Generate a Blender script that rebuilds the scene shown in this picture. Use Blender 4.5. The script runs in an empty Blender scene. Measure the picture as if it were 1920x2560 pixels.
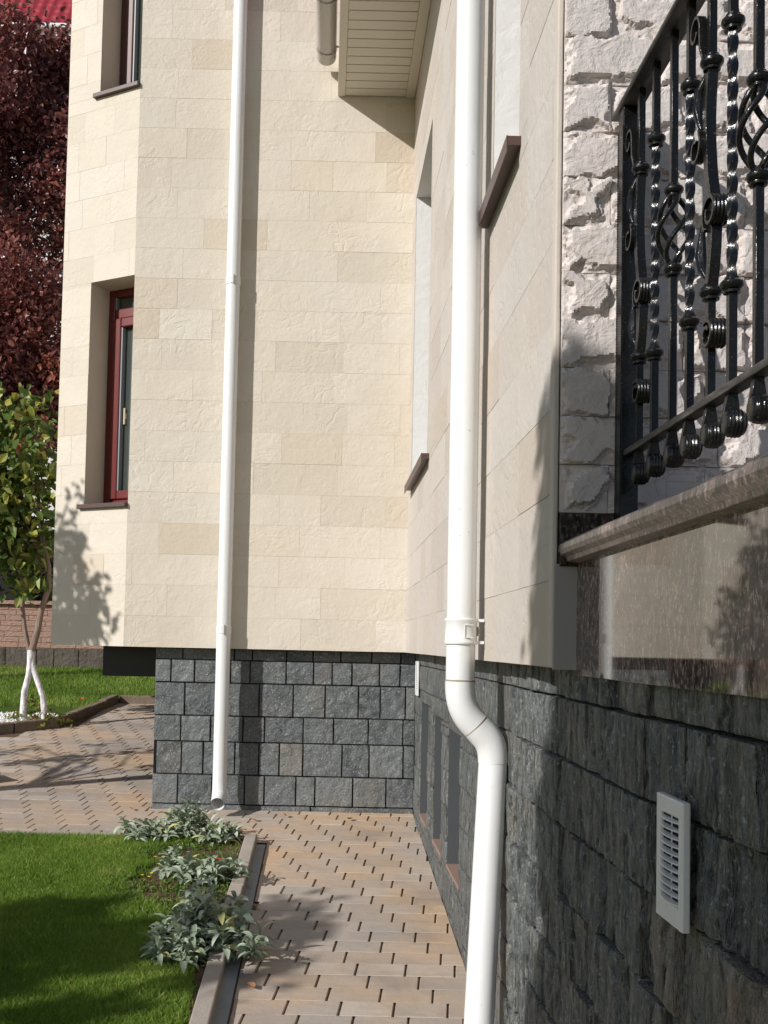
import bpy, math, random
import numpy as np
from mathutils import Vector, Matrix
R_ = math.radians
random.seed(7); rng = np.random.default_rng(7)
scn = bpy.context.scene
col = scn.collection

# ------------------------------------------------------------------ camera
EYE = 1.152
FPX = 2600.0
PITCH, ROLL = 0.044, 0.0217
PPX, PPY = 814.5, 1496.0
F = Vector((0, math.cos(PITCH), math.sin(PITCH)))
U0 = Vector((0, -math.sin(PITCH), math.cos(PITCH)))
R0 = Vector((1, 0, 0))
CR = R0*math.cos(ROLL) + U0*math.sin(ROLL)
CU = U0*math.cos(ROLL) - R0*math.sin(ROLL)
cd = bpy.data.cameras.new('camera'); cam = bpy.data.objects.new('camera', cd); col.objects.link(cam)
cd.sensor_fit = 'VERTICAL'; cd.sensor_height = 36.0; cd.lens = FPX/2560*36.0
cd.shift_x = (960-PPX)/2560; cd.shift_y = (PPY-1280)/2560
cd.clip_start = 0.05; cd.clip_end = 500
m3 = Matrix((CR, CU, -F)).transposed()
cam.matrix_world = Matrix.Translation((0, 0, EYE)) @ m3.to_4x4()
scn.camera = cam

# ------------------------------------------------------------------ light
SUN = Vector((1.3, 1.0, -0.88)).normalized()
w = bpy.data.worlds.new('World'); scn.world = w; w.use_nodes = True
nt = w.node_tree; bg = nt.nodes['Background']
sky = nt.nodes.new('ShaderNodeTexSky'); sky.sky_type = 'NISHITA'; sky.sun_disc = False
sky.sun_elevation = math.asin(-SUN.z); sky.sun_rotation = math.atan2(-SUN.x, -SUN.y)
sky.air_density = 1.0; sky.dust_density = 0.6; sky.ozone_density = 1.5
nt.links.new(sky.outputs[0], bg.inputs[0]); bg.inputs[1].default_value = 0.075
ld = bpy.data.lights.new('sun', 'SUN'); ld.energy = 4.3; ld.angle = R_(0.53); ld.color = (1.0, 0.968, 0.93)
so = bpy.data.objects.new('sun', ld); col.objects.link(so)
so.rotation_euler = SUN.to_track_quat('-Z', 'Y').to_euler(); so.location = (-6, -4, 8)
scn.view_settings.view_transform = 'Standard'; scn.view_settings.look = 'None'
scn.view_settings.exposure = 0.13; scn.view_settings.gamma = 1.0

# ------------------------------------------------------------------ helpers
def ray(px, py):
    return F + CR*((px-PPX)/FPX) + CU*((PPY-py)/FPX)
def at(px, py, Y):
    d = ray(px, py); return Vector((0, 0, EYE)) + d*(Y/d.y)
def atX(px, py, X):
    d = ray(px, py); return Vector((0, 0, EYE)) + d*(X/d.x)
def gz(y):
    return 0.08*(np.clip(y, 0.0, 16.0)-7.21)
def ground(px, py, up=0.0):
    d = ray(px, py); t = (0.08*-7.21+up-EYE)/(d.z-0.08*d.y)
    return Vector((0, 0, EYE)) + d*t

def tag(o, label=None, cat=None, group=None, kind=None):
    if label: o['label'] = label
    if cat: o['category'] = cat
    if group: o['group'] = group
    if kind: o['kind'] = kind
    return o
def empty(name, loc=(0, 0, 0)):
    o = bpy.data.objects.new(name, None); col.objects.link(o); o.location = loc
    o.empty_display_size = .05
    return o
def link(name, me, mat, parent=None):
    o = bpy.data.objects.new(name, me); col.objects.link(o)
    if mat: me.materials.append(mat)
    if parent:
        o.parent = parent
        pl = parent.location.copy(); pp = parent.parent
        while pp: pl += pp.location; pp = pp.parent
        me.transform(Matrix.Translation(-pl))
    return o
class MB:
    """collects primitives into one mesh"""
    def __init__(s): s.v = []; s.f = []
    def add(s, vs, fs):
        b = len(s.v); s.v += [tuple(p) for p in vs]; s.f += [tuple(i+b for i in f) for f in fs]; return s
    def fbox(s, O, U, V, N, u0, u1, v0, v1, n0, n1):
        O, U, V, N = Vector(O), Vector(U), Vector(V), Vector(N)
        vs = [O+U*u+V*v+N*n for n in (n0, n1) for v in (v0, v1) for u in (u0, u1)]
        return s.add(vs, [(0, 1, 3, 2), (4, 6, 7, 5), (0, 4, 5, 1), (2, 3, 7, 6), (0, 2, 6, 4), (1, 5, 7, 3)])
    def box(s, x0, x1, y0, y1, z0, z1):
        return s.fbox((0, 0, 0), (1, 0, 0), (0, 1, 0), (0, 0, 1), x0, x1, y0, y1, z0, z1)
    def quad(s, a, b, c, d): return s.add([a, b, c, d], [(0, 1, 2, 3)])
    def tube(s, pts, r, seg=10, cap=True, ref=None, shape=None, twist=0.0):
        pts = [Vector(p) for p in pts]; n = len(pts)
        rs = r if isinstance(r, (list, tuple)) else [r]*n
        prev = None; vs = []
        acc = 0
        for i, p in enumerate(pts):
            t = (pts[min(i+1, n-1)]-pts[max(i-1, 0)]).normalized()
            if prev is None:
                a = Vector(ref) if ref else (Vector((1, 0, 0)) if abs(t.x) < .8 else Vector((0, 1, 0)))
            else: a = prev
            a = (a - t*a.dot(t)).normalized(); prev = a; b = t.cross(a)
            if i: acc += twist*(p-pts[i-1]).length
            for k in range(seg):
                if shape: cx, cy = shape[k]
                else: cx, cy = math.cos(2*math.pi*k/seg), math.sin(2*math.pi*k/seg)
                ca, sa = math.cos(acc), math.sin(acc)
                x, y = cx*ca-cy*sa, cx*sa+cy*ca
                vs.append(p + a*x*rs[i] + b*y*rs[i])
        seg_ = len(shape) if shape else seg
        fs = [(i*seg_+k, i*seg_+(k+1) % seg_, (i+1)*seg_+(k+1) % seg_, (i+1)*seg_+k) for i in range(n-1) for k in range(seg_)]
        if cap: fs += [tuple(reversed(range(seg_))), tuple(range((n-1)*seg_, n*seg_))]
        return s.add(vs, fs)
    def lathe(s, c, prof, axis=(0, 0, 1), seg=14):
        ax = Vector(axis).normalized(); a = Vector((1, 0, 0)) if abs(ax.x) < .8 else Vector((0, 1, 0))
        a = (a-ax*a.dot(ax)).normalized(); b = ax.cross(a); c = Vector(c); vs = []
        for (r, h) in prof:
            for k in range(seg):
                t = 2*math.pi*k/seg; vs.append(c+ax*h+(a*math.cos(t)+b*math.sin(t))*r)
        n = len(prof)
        fs = [(i*seg+k, i*seg+(k+1) % seg, (i+1)*seg+(k+1) % seg, (i+1)*seg+k) for i in range(n-1) for k in range(seg)]
        fs += [tuple(reversed(range(seg))), tuple(range((n-1)*seg, n*seg))]
        return s.add(vs, fs)
    def build(s, name, mat, parent=None, smooth=False, bevel=0, fix=True):
        me = bpy.data.meshes.new(name); me.from_pydata(s.v, [], s.f)
        if fix:
            import bmesh
            bm = bmesh.new(); bm.from_mesh(me); bmesh.ops.recalc_face_normals(bm, faces=bm.faces); bm.to_mesh(me); bm.free()
        if smooth:
            me.shade_smooth()
            me.set_sharp_from_angle(angle=R_(40))
        o = link(name, me, mat, parent)
        if bevel:
            b = o.modifiers.new('bevel', 'BEVEL'); b.width = bevel; b.segments = 2; b.limit_method = 'ANGLE'; b.angle_limit = R_(35)
        return o
def npmesh(name, V, Fc, mat, parent=None, tint=None, smooth=False):
    """V (n,3), Fc (m,k) constant k"""
    me = bpy.data.meshes.new(name); V = np.asarray(V, float); Fc = np.asarray(Fc, np.int32)
    k = Fc.shape[1]; me.vertices.add(len(V)); me.vertices.foreach_set('co', V.astype(np.float32).ravel())
    me.loops.add(Fc.size); me.loops.foreach_set('vertex_index', Fc.ravel())
    me.polygons.add(len(Fc)); me.polygons.foreach_set('loop_start', np.arange(0, Fc.size, k, dtype=np.int32))
    if tint is not None:
        a = me.attributes.new('tint', 'FLOAT', 'POINT'); a.data.foreach_set('value', np.asarray(tint, np.float32))
    me.update(calc_edges=True); me.validate()
    if smooth: me.shade_smooth()
    else: me.shade_flat()
    return link(name, me, mat, parent)

_h = rng.random((256, 256))
def vnoise(x, y):
    xi = np.floor(x).astype(int); yi = np.floor(y).astype(int); fx = x-xi; fy = y-yi
    fx = fx*fx*(3-2*fx); fy = fy*fy*(3-2*fy)
    a = _h[xi & 255, yi & 255]; b = _h[(xi+1) & 255, yi & 255]; c = _h[xi & 255, (yi+1) & 255]; d = _h[(xi+1) & 255, (yi+1) & 255]
    return (a*(1-fx)+b*fx)*(1-fy)+(c*(1-fx)+d*fx)*fy
def fbm(x, y, o=4):
    s = 0; a = .5; 
    for i in range(o): s = s+a*vnoise(x+i*17.3, y+i*9.1); x = x*2.03; y = y*2.03; a *= .5
    return s
def sstep(x, a, b):
    t = np.clip((x-a)/(b-a), 0, 1); return t*t*(3-2*t)

def subtract(rects, holes):
    for (a0, a1, b0, b1) in holes:
        out = []
        for r in rects:
            u0, u1, v0, v1, t = r
            if u1 <= a0 or u0 >= a1 or v1 <= b0 or v0 >= b1: out.append(r); continue
            if v0 < b0: out.append((u0, u1, v0, b0, t))
            if v1 > b1: out.append((u0, u1, b1, v1, t))
            m0, m1 = max(v0, b0), min(v1, b1)
            if u0 < a0: out.append((u0, a0, m0, m1, t))
            if u1 > a1: out.append((a1, u1, m0, m1, t))
        rects = out
    return [r for r in rects if r[1]-r[0] > .006 and r[3]-r[2] > .006]
def panel(name, O, U, V, N, rects, mat, parent=None, hf=None, res=.02, gap=(.001, .001), bev=.002, drop=.003, smooth=True, dropv=None, sharp=50):
    dropv = drop if dropv is None else dropv
    O, U, V, N = (np.array(a, float) for a in (O, U, V, N))
    Vs = []; Fs = []; T = []; base = 0
    for (u0, u1, v0, v1, t) in rects:
        u0 += gap[0]; u1 -= gap[0]; v0 += gap[1]; v1 -= gap[1]
        b = min(bev, (u1-u0)*.2, (v1-v0)*.2)
        rs = res(u0, u1) if callable(res) else res
        nu = max(2, int((u1-u0)/rs)+1); nv = max(2, int((v1-v0)/rs)+1)
        us = np.concatenate([[u0], np.linspace(u0+b, u1-b, nu), [u1]]); vs = np.concatenate([[v0], np.linspace(v0+b, v1-b, nv), [v1]])
        uu, vv = np.meshgrid(us, vs, indexing='ij')
        h = hf(uu, vv, (u0, u1, v0, v1, t)) if hf else np.zeros_like(uu)
        h[:, 0] = -dropv; h[:, -1] = -dropv; h[0, :] = -drop; h[-1, :] = -drop
        P = O+uu[..., None]*U+vv[..., None]*V+h[..., None]*N
        n0, n1 = uu.shape; idx = np.arange(n0*n1).reshape(n0, n1)+base
        q = np.stack([idx[:-1, :-1], idx[1:, :-1], idx[1:, 1:], idx[:-1, 1:]], -1).reshape(-1, 4)
        Vs.append(P.reshape(-1, 3)); Fs.append(q); T.append(np.full(n0*n1, t)); base += n0*n1
    V_ = np.concatenate(Vs); F_ = np.concatenate(Fs)
    if np.dot(np.cross(U, V), N) < 0: F_ = F_[:, ::-1]
    o = npmesh(name, V_, F_, mat, parent, np.concatenate(T), smooth)
    if smooth: o.data.set_sharp_from_angle(angle=R_(sharp))
    return o
def rows(u0, u1, zs, wmin, wmax, start=0.0):
    out = []
    for i in range(len(zs)-1):
        u = u0-random.random()*wmax*.6
        while u < u1:
            wd = random.uniform(wmin, wmax); a, b = max(u, u0), min(u+wd, u1)
            if b-a > .03: out.append((a, b, zs[i], zs[i+1], random.random()))
            elif out and b-a > 0 and u > u0: q = out[-1]; out[-1] = (q[0], b, q[2], q[3], q[4])
            u += wd
    return out

# ------------------------------------------------------------------ materials
class MT:
    def __init__(s, name, base=(.5, .5, .5), rough=.6, spec=.5, metal=0):
        s.m = bpy.data.materials.new(name); s.m.use_nodes = True; s.t = s.m.node_tree; s.n = s.t.nodes
        s.b = s.n['Principled BSDF']; s.set('Base Color', (*base, 1)); s.set('Roughness', rough); s.set('Specular IOR Level', spec); s.set('Metallic', metal)
    def set(s, k, v):
        if hasattr(v, 'is_output') or isinstance(v, bpy.types.NodeSocket): s.t.links.new(v, s.b.inputs[k])
        else: s.b.inputs[k].default_value = v
        return s
    def inp(s, node, k, v):
        if isinstance(v, bpy.types.NodeSocket): s.t.links.new(v, node.inputs[k])
        else:
            if isinstance(v, tuple) and len(v) == 3 and node.inputs[k].type == 'RGBA': v = (*v, 1)
            node.inputs[k].default_value = v
    def coord(s, scale=(1, 1, 1), off=None):
        c = s.n.new('ShaderNodeNewGeometry').outputs['Position']
        m = s.n.new('ShaderNodeMapping'); s.t.links.new(c, m.inputs[0]); m.inputs['Scale'].default_value = scale
        if off is not None: 
            x = s.n.new('ShaderNodeCombineXYZ'); 
            for i in range(3): s.t.links.new(off, x.inputs[i])
            s.t.links.new(x.outputs[0], m.inputs['Location'])
        return m.outputs[0]
    def attr(s, name='tint'):
        a = s.n.new('ShaderNodeAttribute'); a.attribute_name = name; return a.outputs['Fac']
    def noise(s, co, scale, detail=4, rough=.55, dist=0.0):
        n = s.n.new('ShaderNodeTexNoise'); s.t.links.new(co, n.inputs['Vector'])
        n.inputs['Scale'].default_value = scale; n.inputs['Detail'].default_value = detail; n.inputs['Roughness'].default_value = rough; n.inputs['Distortion'].default_value = dist
        return n.outputs['Fac']
    def voro(s, co, scale, feat='F1'):
        n = s.n.new('ShaderNodeTexVoronoi'); n.feature = feat; s.t.links.new(co, n.inputs['Vector']); n.inputs['Scale'].default_value = scale
        return n.outputs['Distance'], n.outputs.get('Color')
    def math(s, op, a, b=0.0, c=0.0, clamp=False):
        n = s.n.new('ShaderNodeMath'); n.operation = op; n.use_clamp = clamp
        s.inp(n, 0, a); s.inp(n, 1, b)
        if op in ('MULTIPLY_ADD',): s.inp(n, 2, c)
        return n.outputs[0]
    def ramp(s, f, stops):
        n = s.n.new('ShaderNodeValToRGB'); s.t.links.new(f, n.inputs[0]); e = n.color_ramp.elements
        while len(e) < len(stops): e.new(.5)
        for i, (p, c) in enumerate(stops): e[i].position = p; e[i].color = (*c, 1) if isinstance(c, tuple) else (c, c, c, 1)
        return n.outputs[0]
    def mix(s, f, a, b, mode='MIX'):
        n = s.n.new('ShaderNodeMix'); n.data_type = 'RGBA'; n.blend_type = mode
        s.inp(n, 0, f); s.inp(n, 6, a); s.inp(n, 7, b); return n.outputs[2]
    def bump(s, h, strength=.5, dist=.01):
        n = s.n.new('ShaderNodeBump'); s.t.links.new(h, n.inputs['Height']); n.inputs['Strength'].default_value = strength; n.inputs['Distance'].default_value = dist
        prev = s.b.inputs['Normal'].links
        if prev: s.t.links.new(prev[0].from_socket, n.inputs['Normal'])
        s.t.links.new(n.outputs[0], s.b.inputs['Normal']); return s

def m_beige(name, a, b, c, streak=False):
    m = MT(name, rough=.75, spec=.25); t = m.attr(); off = m.math('MULTIPLY', t, 37.0)
    base = m.ramp(t, [(0, a), (.35, b), (.7, c), (.88, tuple(x*1.03 for x in b)), (1, tuple(x*y for x, y in zip(a, (.95, .90, .85))))])
    co = m.coord(off=off)
    n1 = m.noise(co, 3.5, 4); col_ = m.mix(m.ramp(n1, [(.3, .0), (.75, .35)]), base, tuple(x*.86 for x in a))
    n4 = m.noise(m.coord(), 1.1, 3); col_ = m.mix(m.ramp(n4, [(.4, 0.0), (.8, .3)]), col_, (.60, .50, .37))
    m.set('Base Color', col_)
    n2 = m.noise(co, 7, 3, .55, .7); rid = m.math('ABSOLUTE', m.math('SUBTRACT', n2, .5)); rid = m.math('MINIMUM', rid, .07)
    msk = m.ramp(m.noise(m.coord(), 4, 3), [(.42, 0.0), (.62, 1.0)]); m.bump(m.math('MULTIPLY', rid, msk), .6, .038)
    n3 = m.noise(co, 34, 3, .6, .6); m.bump(n3, .28, .009)
    m.bump(m.noise(co, 12, 4, .6, .5), .4, .009)
    return m.m
M = {}
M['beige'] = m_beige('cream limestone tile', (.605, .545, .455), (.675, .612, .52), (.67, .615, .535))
M['beige_side'] = m_beige('darkened limestone tile', (.51, .455, .40), (.55, .51, .47), (.485, .435, .39))  # darker, pinker copy of the front tile; angled sun put into the colour
m = MT('smooth render', (.55, .50, .44), .8, .2); co = m.coord(); m.set('Base Color', m.mix(m.noise(co, 6, 4), (.50, .44, .38), (.60, .54, .47))); m.bump(m.noise(co, 90, 3), .3, .003); M['render'] = m.m
m = MT('white limestone reveal', (.74, .73, .70), .8, .2); co = m.coord(); m.bump(m.noise(co, 14, 4, .55, .4), .35, .012); m.set('Base Color', m.mix(m.noise(co, 8, 3), (.70, .69, .67), (.78, .77, .75))); M['reveal'] = m.m
def m_slate(name, k=1.0):
    m = MT(name, rough=.6, spec=.4); t = m.attr(); off = m.math('MULTIPLY', t, 23.0); co = m.coord(off=off)
    base = m.ramp(t, [(0, (.036*k, .042*k, .045*k)), (.3, (.075*k, .083*k, .085*k)), (.6, (.050*k, .054*k, .058*k)), (.9, (.112*k, .118*k, .114*k)), (.955, (.10*k, .105*k, .10*k)), (1, (.17*k, .13*k, .10*k))])
    n = m.noise(co, 9, 6, .65, 1.2)
    c = m.mix(m.ramp(n, [(.35, 0.0), (.75, 1.0)]), base, (.125*k, .135*k, .138*k))
    n2 = m.noise(co, 3.0, 4); c = m.mix(m.ramp(n2, [(.5, 0.0), (.8, .55)]), c, (.15*k, .125*k, .10*k))
    sp = m.noise(co, 75, 3, .7); c = m.mix(m.ramp(sp, [(.57, 0.0), (.70, .75)]), c, (.31*k, .34*k, .34*k))
    n5 = m.noise(m.coord((1, 1, .25)), 13, 4); c = m.mix(m.ramp(n5, [(.55, 0.0), (.75, .35)]), c, (.045*k, .05*k, .045*k))
    m.set('Base Color', c); m.set('Roughness', m.ramp(n, [(.3, .42), (.8, .72)]))
    m.bump(m.noise(co, 12, 6, .62, .6), .8, .025); m.bump(m.noise(co, 70, 4, .6), .6, .006)
    return m.m
def streaks(mat):
    m = MT.__new__(MT); m.m = mat; m.t = mat.node_tree; m.n = m.t.nodes; m.b = m.n['Principled BSDF']
    co = m.coord((1, 1, .22), off=m.math('MULTIPLY', m.attr(), 9.0)); n = m.noise(co, 34, 5, .65, .8); bc = m.b.inputs['Base Color'].links[0].from_socket
    c = m.mix(m.ramp(n, [(.50, 0.0), (.62, .75)]), bc, (.030, .032, .024)); n2 = m.noise(co, 22, 4, .7); c = m.mix(m.ramp(n2, [(.52, 0.0), (.68, .6)]), c, (.17, .165, .135)); n3 = m.noise(m.coord((1, 1, .16), off=m.math('MULTIPLY', m.attr(), 3.0)), 90, 4, .7); c = m.mix(m.ramp(n3, [(.52, 0.0), (.66, .65)]), c, (.33, .33, .285)); m.bump(n3, 1.0, .014)
    m.set('Base Color', c); m.bump(n, 1.0, .03); return mat
M['slate'] = m_slate('split slate', 1.3); M['slate_side'] = streaks(m_slate('dark split slate', 1.6))
M['mortar'] = MT('dark joint mortar', (.016, .016, .017), .9, .1).m
M['beige_joint'] = MT('tile joint', (.42, .36, .28), .9, .1).m
m = MT('rock faced stone', rough=.8, spec=.2); co = m.coord(off=m.math('MULTIPLY', m.attr(), 5.0))
n = m.noise(co, 4, 5, .6, 1.0); c = m.mix(n, (.555, .495, .465), (.64, .585, .555))
vd, _ = m.voro(m.coord(), 11, 'DISTANCE_TO_EDGE'); vein = m.math('MULTIPLY', m.ramp(vd, [(0, 1.0), (.018, 0.0)]), m.ramp(m.noise(co, 3, 2), [(.5, 0.0), (.62, .75)]))
c = m.mix(vein, c, (.40, .27, .17)); m.set('Base Color', c); m.bump(m.noise(co, 60, 5, .65), .5, .008); m.bump(m.noise(co, 17, 4, .6, .8), .5, .02); M['rock'] = m.m
m = MT('white pvc', (.74, .74, .73), .28, .5); co = m.coord((1, 1, .15)); m.set('Base Color', m.mix(m.ramp(m.noise(co, 14, 5), [(.5, 0.0), (.85, .5)]), (.74, .745, .74), (.60, .58, .53)))
co2 = m.coord(); sp = m.noise(co2, 55, 2, .5); m.set('Base Color', m.mix(m.ramp(sp, [(.735, 0.0), (.76, .7)]), m.b.inputs['Base Color'].links[0].from_socket, (.42, .38, .32))); m.bump(m.noise(co2, 9, 2), .15, .01); M['pvc'] = m.m
M['pvc_grey'] = MT('grey pvc gutter', (.48, .44, .41), .3, .5).m
M['seam'] = MT('grimy joint seam', (.33, .28, .22), .8, .2).m
m = MT('wrought iron paint', (.008, .008, .008), .2, .38); co = m.coord(); m.bump(m.noise(co, 140, 3, .6), .35, .003); m.bump(m.noise(co, 40, 2), .2, .004)
m.set('Base Color', m.mix(m.ramp(m.noise(co, 180, 2), [(.66, 0.0), (.72, .6)]), (.007, .007, .007), (.09, .07, .05))); m.set('Roughness', m.ramp(m.noise(co, 30, 3), [(.3, .12), (.7, .32)])); M['iron'] = m.m
m = MT('dusty wrought iron', (.05, .046, .043), .42, .5); co = m.coord((1, .2, 1)); m.set('Base Color', m.mix(m.ramp(m.noise(co, 60, 5), [(.42, 0.0), (.7, .85)]), (.02, .019, .019), (.13, .115, .10))); M['iron_dusty'] = m.m
def m_granite(name, rough, k=1.0, dark=(.022, .024, .027)):
    m = MT(name, rough=rough, spec=.8); co = m.coord((1, 1, .55)); n = m.noise(co, 60, 5, .7); v, vc = m.voro(m.coord(), 150)
    c = m.mix(m.ramp(n, [(.40, 0.0), (.58, 1.0)]), dark, (.15*k, .098*k, .088*k))
    n2 = m.noise(co, 120, 3, .7); c = m.mix(m.ramp(n2, [(.54, 0.0), (.66, .85)]), c, (.38*k, .31*k, .28*k))
    m.set('Base Color', c); m.set('IOR', 1.75)
    return m
m = m_granite('polished red granite', .035, 1.3, (.03, .03, .032)); m.bump(m.noise(m.coord((1, 1, .4)), 60, 2), .008, .001); M['granite'] = m.m
m = m_granite('weathered granite coping', .32, 1.9, (.09, .085, .08)); M['coping'] = m.m
mb_ = m_granite('black granite skirting', .45, .45, (.012, .012, .012)); mb_.set('Specular IOR Level', .15); mb_.set('IOR', 1.4); M['black_granite'] = mb_.m
M['return'] = MT('grey return strip', (.33, .32, .31), .8, .2).m
M['sill'] = MT('brown metal sill', (.085, .047, .040), .42, .4).m
m = MT('red window frame', (.21, .022, .018), .3, .5); m.set('Base Color', m.mix(m.noise(m.coord((6, 6, .4)), 20, 3), (.10, .012, .011), (.17, .022, .019))); M['frame'] = m.m
M['frame_brown'] = MT('brown window frame', (.10, .035, .032), .35, .5).m
M['glass'] = MT('dark window glass', (.05, .06, .055), .04, .9).m
M['gasket'] = MT('window gasket', (.20, .23, .26), .4, .5).m
M['handle'] = MT('window handle', (.5, .42, .3), .35, .5).m
m = MT('cream soffit', (.66, .61, .52), .5, .3); M['soffit'] = m.m
m = MT('niche render', (.075, .08, .085), .85, .2); m.bump(m.noise(m.coord(), 80, 4), .5, .004); M['niche'] = m.m
m = MT('terracotta', (.27, .18, .14), .8, .2); m.bump(m.noise(m.coord(), 60, 4), .5, .004); M['terracotta'] = m.m
m = MT('concrete', (.36, .32, .27), .9, .15); co = m.coord(); n = m.noise(co, 5, 6, .65); m.set('Base Color', m.mix(n, (.26, .215, .175), (.47, .42, .37))); m.bump(m.noise(co, 120, 4), .6, .004); m.bump(m.noise(co, 12, 4), .3, .01); M['concrete'] = m.m
m = MT('weathered kerb', (.2, .15, .11), .9, .15); co = m.coord(); m.set('Base Color', m.mix(m.noise(co, 7, 5, .7), (.10, .075, .055), (.30, .24, .18))); m.bump(m.noise(co, 60, 5), .8, .01); M['kerb_dark'] = m.m
m = MT('grey gutter slab', (.30, .32, .33), .9, .15); co = m.coord(); m.set('Base Color', m.mix(m.noise(co, 9, 6, .7), (.23, .24, .25), (.40, .42, .43))); m.bump(m.noise(co, 90, 4), .5, .004); M['slab'] = m.m
m = MT('concrete pavers', rough=.88, spec=.2); t = m.attr(); co = m.coord(off=m.math('MULTIPLY', t, 11.0)); cw = m.coord()
base = m.ramp(t, [(0, (.36, .30, .25)), (.4, (.44, .37, .31)), (.75, (.395, .345, .30)), (1, (.50, .43, .36))])
och = m.math('MULTIPLY', m.ramp(m.noise(cw, 1.1, 4, .6), [(.42, 0.0), (.64, .8)]), m.ramp(m.noise(co, 3, 3), [(.3, .4), (.6, 1.0)]))
c = m.mix(och, base, (.57, .38, .22))
st = m.noise(m.coord((1.0, 6.0, 1.0)), 7, 5, .65); c = m.mix(m.ramp(st, [(.45, 0.0), (.75, .3)]), c, (.27, .215, .18))
c = m.mix(m.ramp(m.noise(cw, 2.1, 5, .6), [(.52, 0.0), (.75, .5)]), c, (.20, .165, .145))
c = m.mix(m.ramp(m.noise(cw, 70, 3, .7), [(.6, 0.0), (.75, .5)]), c, (.22, .17, .13))
m.set('Base Color', c); m.bump(m.noise(cw, 160, 3, .7), .5, .003); m.bump(m.noise(co, 22, 4, .6), .4, .006); M['paver'] = m.m
m = MT('joint sand', (.12, .09, .065), .95, .05); co = m.coord(); m.set('Base Color', m.mix(m.noise(co, 30, 4), (.09, .065, .045), (.17, .12, .085))); M['sand'] = m.m
m = MT('soil', (.09, .06, .04), .95, .05); co = m.coord(); m.set('Base Color', m.mix(m.noise(co, 18, 6, .7), (.05, .035, .022), (.24, .16, .11))); m.bump(m.noise(co, 40, 6, .7), 1, .03); M['soil'] = m.m
m = MT('turf thatch', (.05, .08, .02), .95, .05); co = m.coord(); m.set('Base Color', m.mix(m.noise(co, 25, 6, .7), (.035, .065, .012), (.09, .13, .03))); M['turf'] = m.m
m = MT('ground earth', (.12, .13, .07), .95, .05); co = m.coord(); m.set('Base Color', m.mix(m.noise(co, 2, 6, .7), (.06, .09, .03), (.17, .15, .09))); M['earth'] = m.m
def m_leaf(name, stops, rough=.45, trans=.35, spec=.4, noise=True):
    m = MT(name, rough=rough, spec=spec); t = m.attr(); c = m.ramp(t, stops)
    if noise: c = m.mix(m.ramp(m.noise(m.coord(), 30, 3), [(.4, 0.0), (.75, .35)]), c, tuple(x*.6 for x in stops[0][1]))
    m.set('Base Color', c)
    tr = m.n.new('ShaderNodeBsdfTranslucent'); m.t.links.new(c, tr.inputs[0]); mx = m.n.new('ShaderNodeMixShader'); mx.inputs[0].default_value = trans
    out = m.n['Material Output']; m.t.links.new(m.b.outputs[0], mx.inputs[1]); m.t.links.new(tr.outputs[0], mx.inputs[2]); m.t.links.new(mx.outputs[0], out.inputs[0])
    return m.m
M['grass'] = m_leaf('grass', [(0, (.11, .19, .022)), (.5, (.20, .32, .045)), (.85, (.31, .42, .08)), (1, (.47, .44, .17))], .5, .4, .3, False)
M['purple'] = m_leaf('purple leaves', [(0, (.11, .035, .045)), (.5, (.25, .088, .078)), (.8, (.40, .15, .10)), (1, (.66, .23, .11))], .33, .3, .55, False)
M['green'] = m_leaf('green leaves', [(0, (.05, .095, .02)), (.4, (.11, .18, .035)), (.7, (.23, .28, .06)), (.9, (.46, .44, .09)), (1, (.34, .11, .07))], .42, .35, .45)
M['silver'] = m_leaf('felted silver leaves', [(0, (.23, .29, .19)), (.5, (.36, .42, .31)), (.9, (.50, .56, .43)), (1, (.55, .53, .22))], .85, .15, .1)
M['hedge'] = m_leaf('dark hedge leaves', [(0, (.012, .022, .008)), (1, (.03, .05, .016))], .5, .15, .3, False)
M['shrub'] = m_leaf('yellowing shrub leaves', [(0, (.10, .16, .03)), (.6, (.26, .28, .05)), (1, (.34, .17, .05))], .5, .35, .3)
M['weed'] = m_leaf('weed leaves', [(0, (.06, .13, .025)), (1, (.17, .24, .05))], .5, .3, .3, False)
M['petal'] = MT('yellow petals', (.80, .62, .03), .6, .2).m
m = MT('dry leaf', (.35, .17, .09), .7, .2); m.set('Base Color', m.mix(m.noise(m.coord(), 40, 3), (.22, .10, .05), (.45, .24, .13))); M['dryleaf'] = m.m
M['orangeleaf'] = MT('orange leaf', (.62, .15, .04), .7, .2).m
m = MT('bark', (.2, .14, .11), .9, .15); co = m.coord((1, 1, .3)); m.set('Base Color', m.mix(m.noise(co, 25, 5), (.13, .09, .07), (.33, .25, .21))); m.bump(m.noise(co, 45, 5), 1, .01); M['bark'] = m.m
m = MT('whitewash', (.72, .72, .74), .9, .15); co = m.coord((1, 1, .5)); m.set('Base Color', m.mix(m.ramp(m.noise(co, 22, 5), [(.42, 0.0), (.7, 1.0)]), (.76, .76, .79), (.42, .39, .38))); m.bump(m.noise(co, 45, 5), 1, .01); M['whitewash'] = m.m
m = MT('white pebbles', (.72, .70, .68), .7, .3); m.set('Base Color', m.ramp(m.attr(), [(0, (.50, .48, .47)), (.4, (.70, .69, .68)), (1, (.82, .81, .80))])); M['pebble'] = m.m
m = MT('sandstone brick', rough=.85, spec=.2); t = m.attr(); co = m.coord((1, 1, 3.0)); c = m.mix(m.noise(co, 12, 4), (.30, .17, .13), (.47, .31, .25)); c = m.mix(t, c, (.36, .24, .19)); m.set('Base Color', c); m.bump(m.noise(co, 20, 4), 1, .02); M['sandbrick'] = m.m
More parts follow.
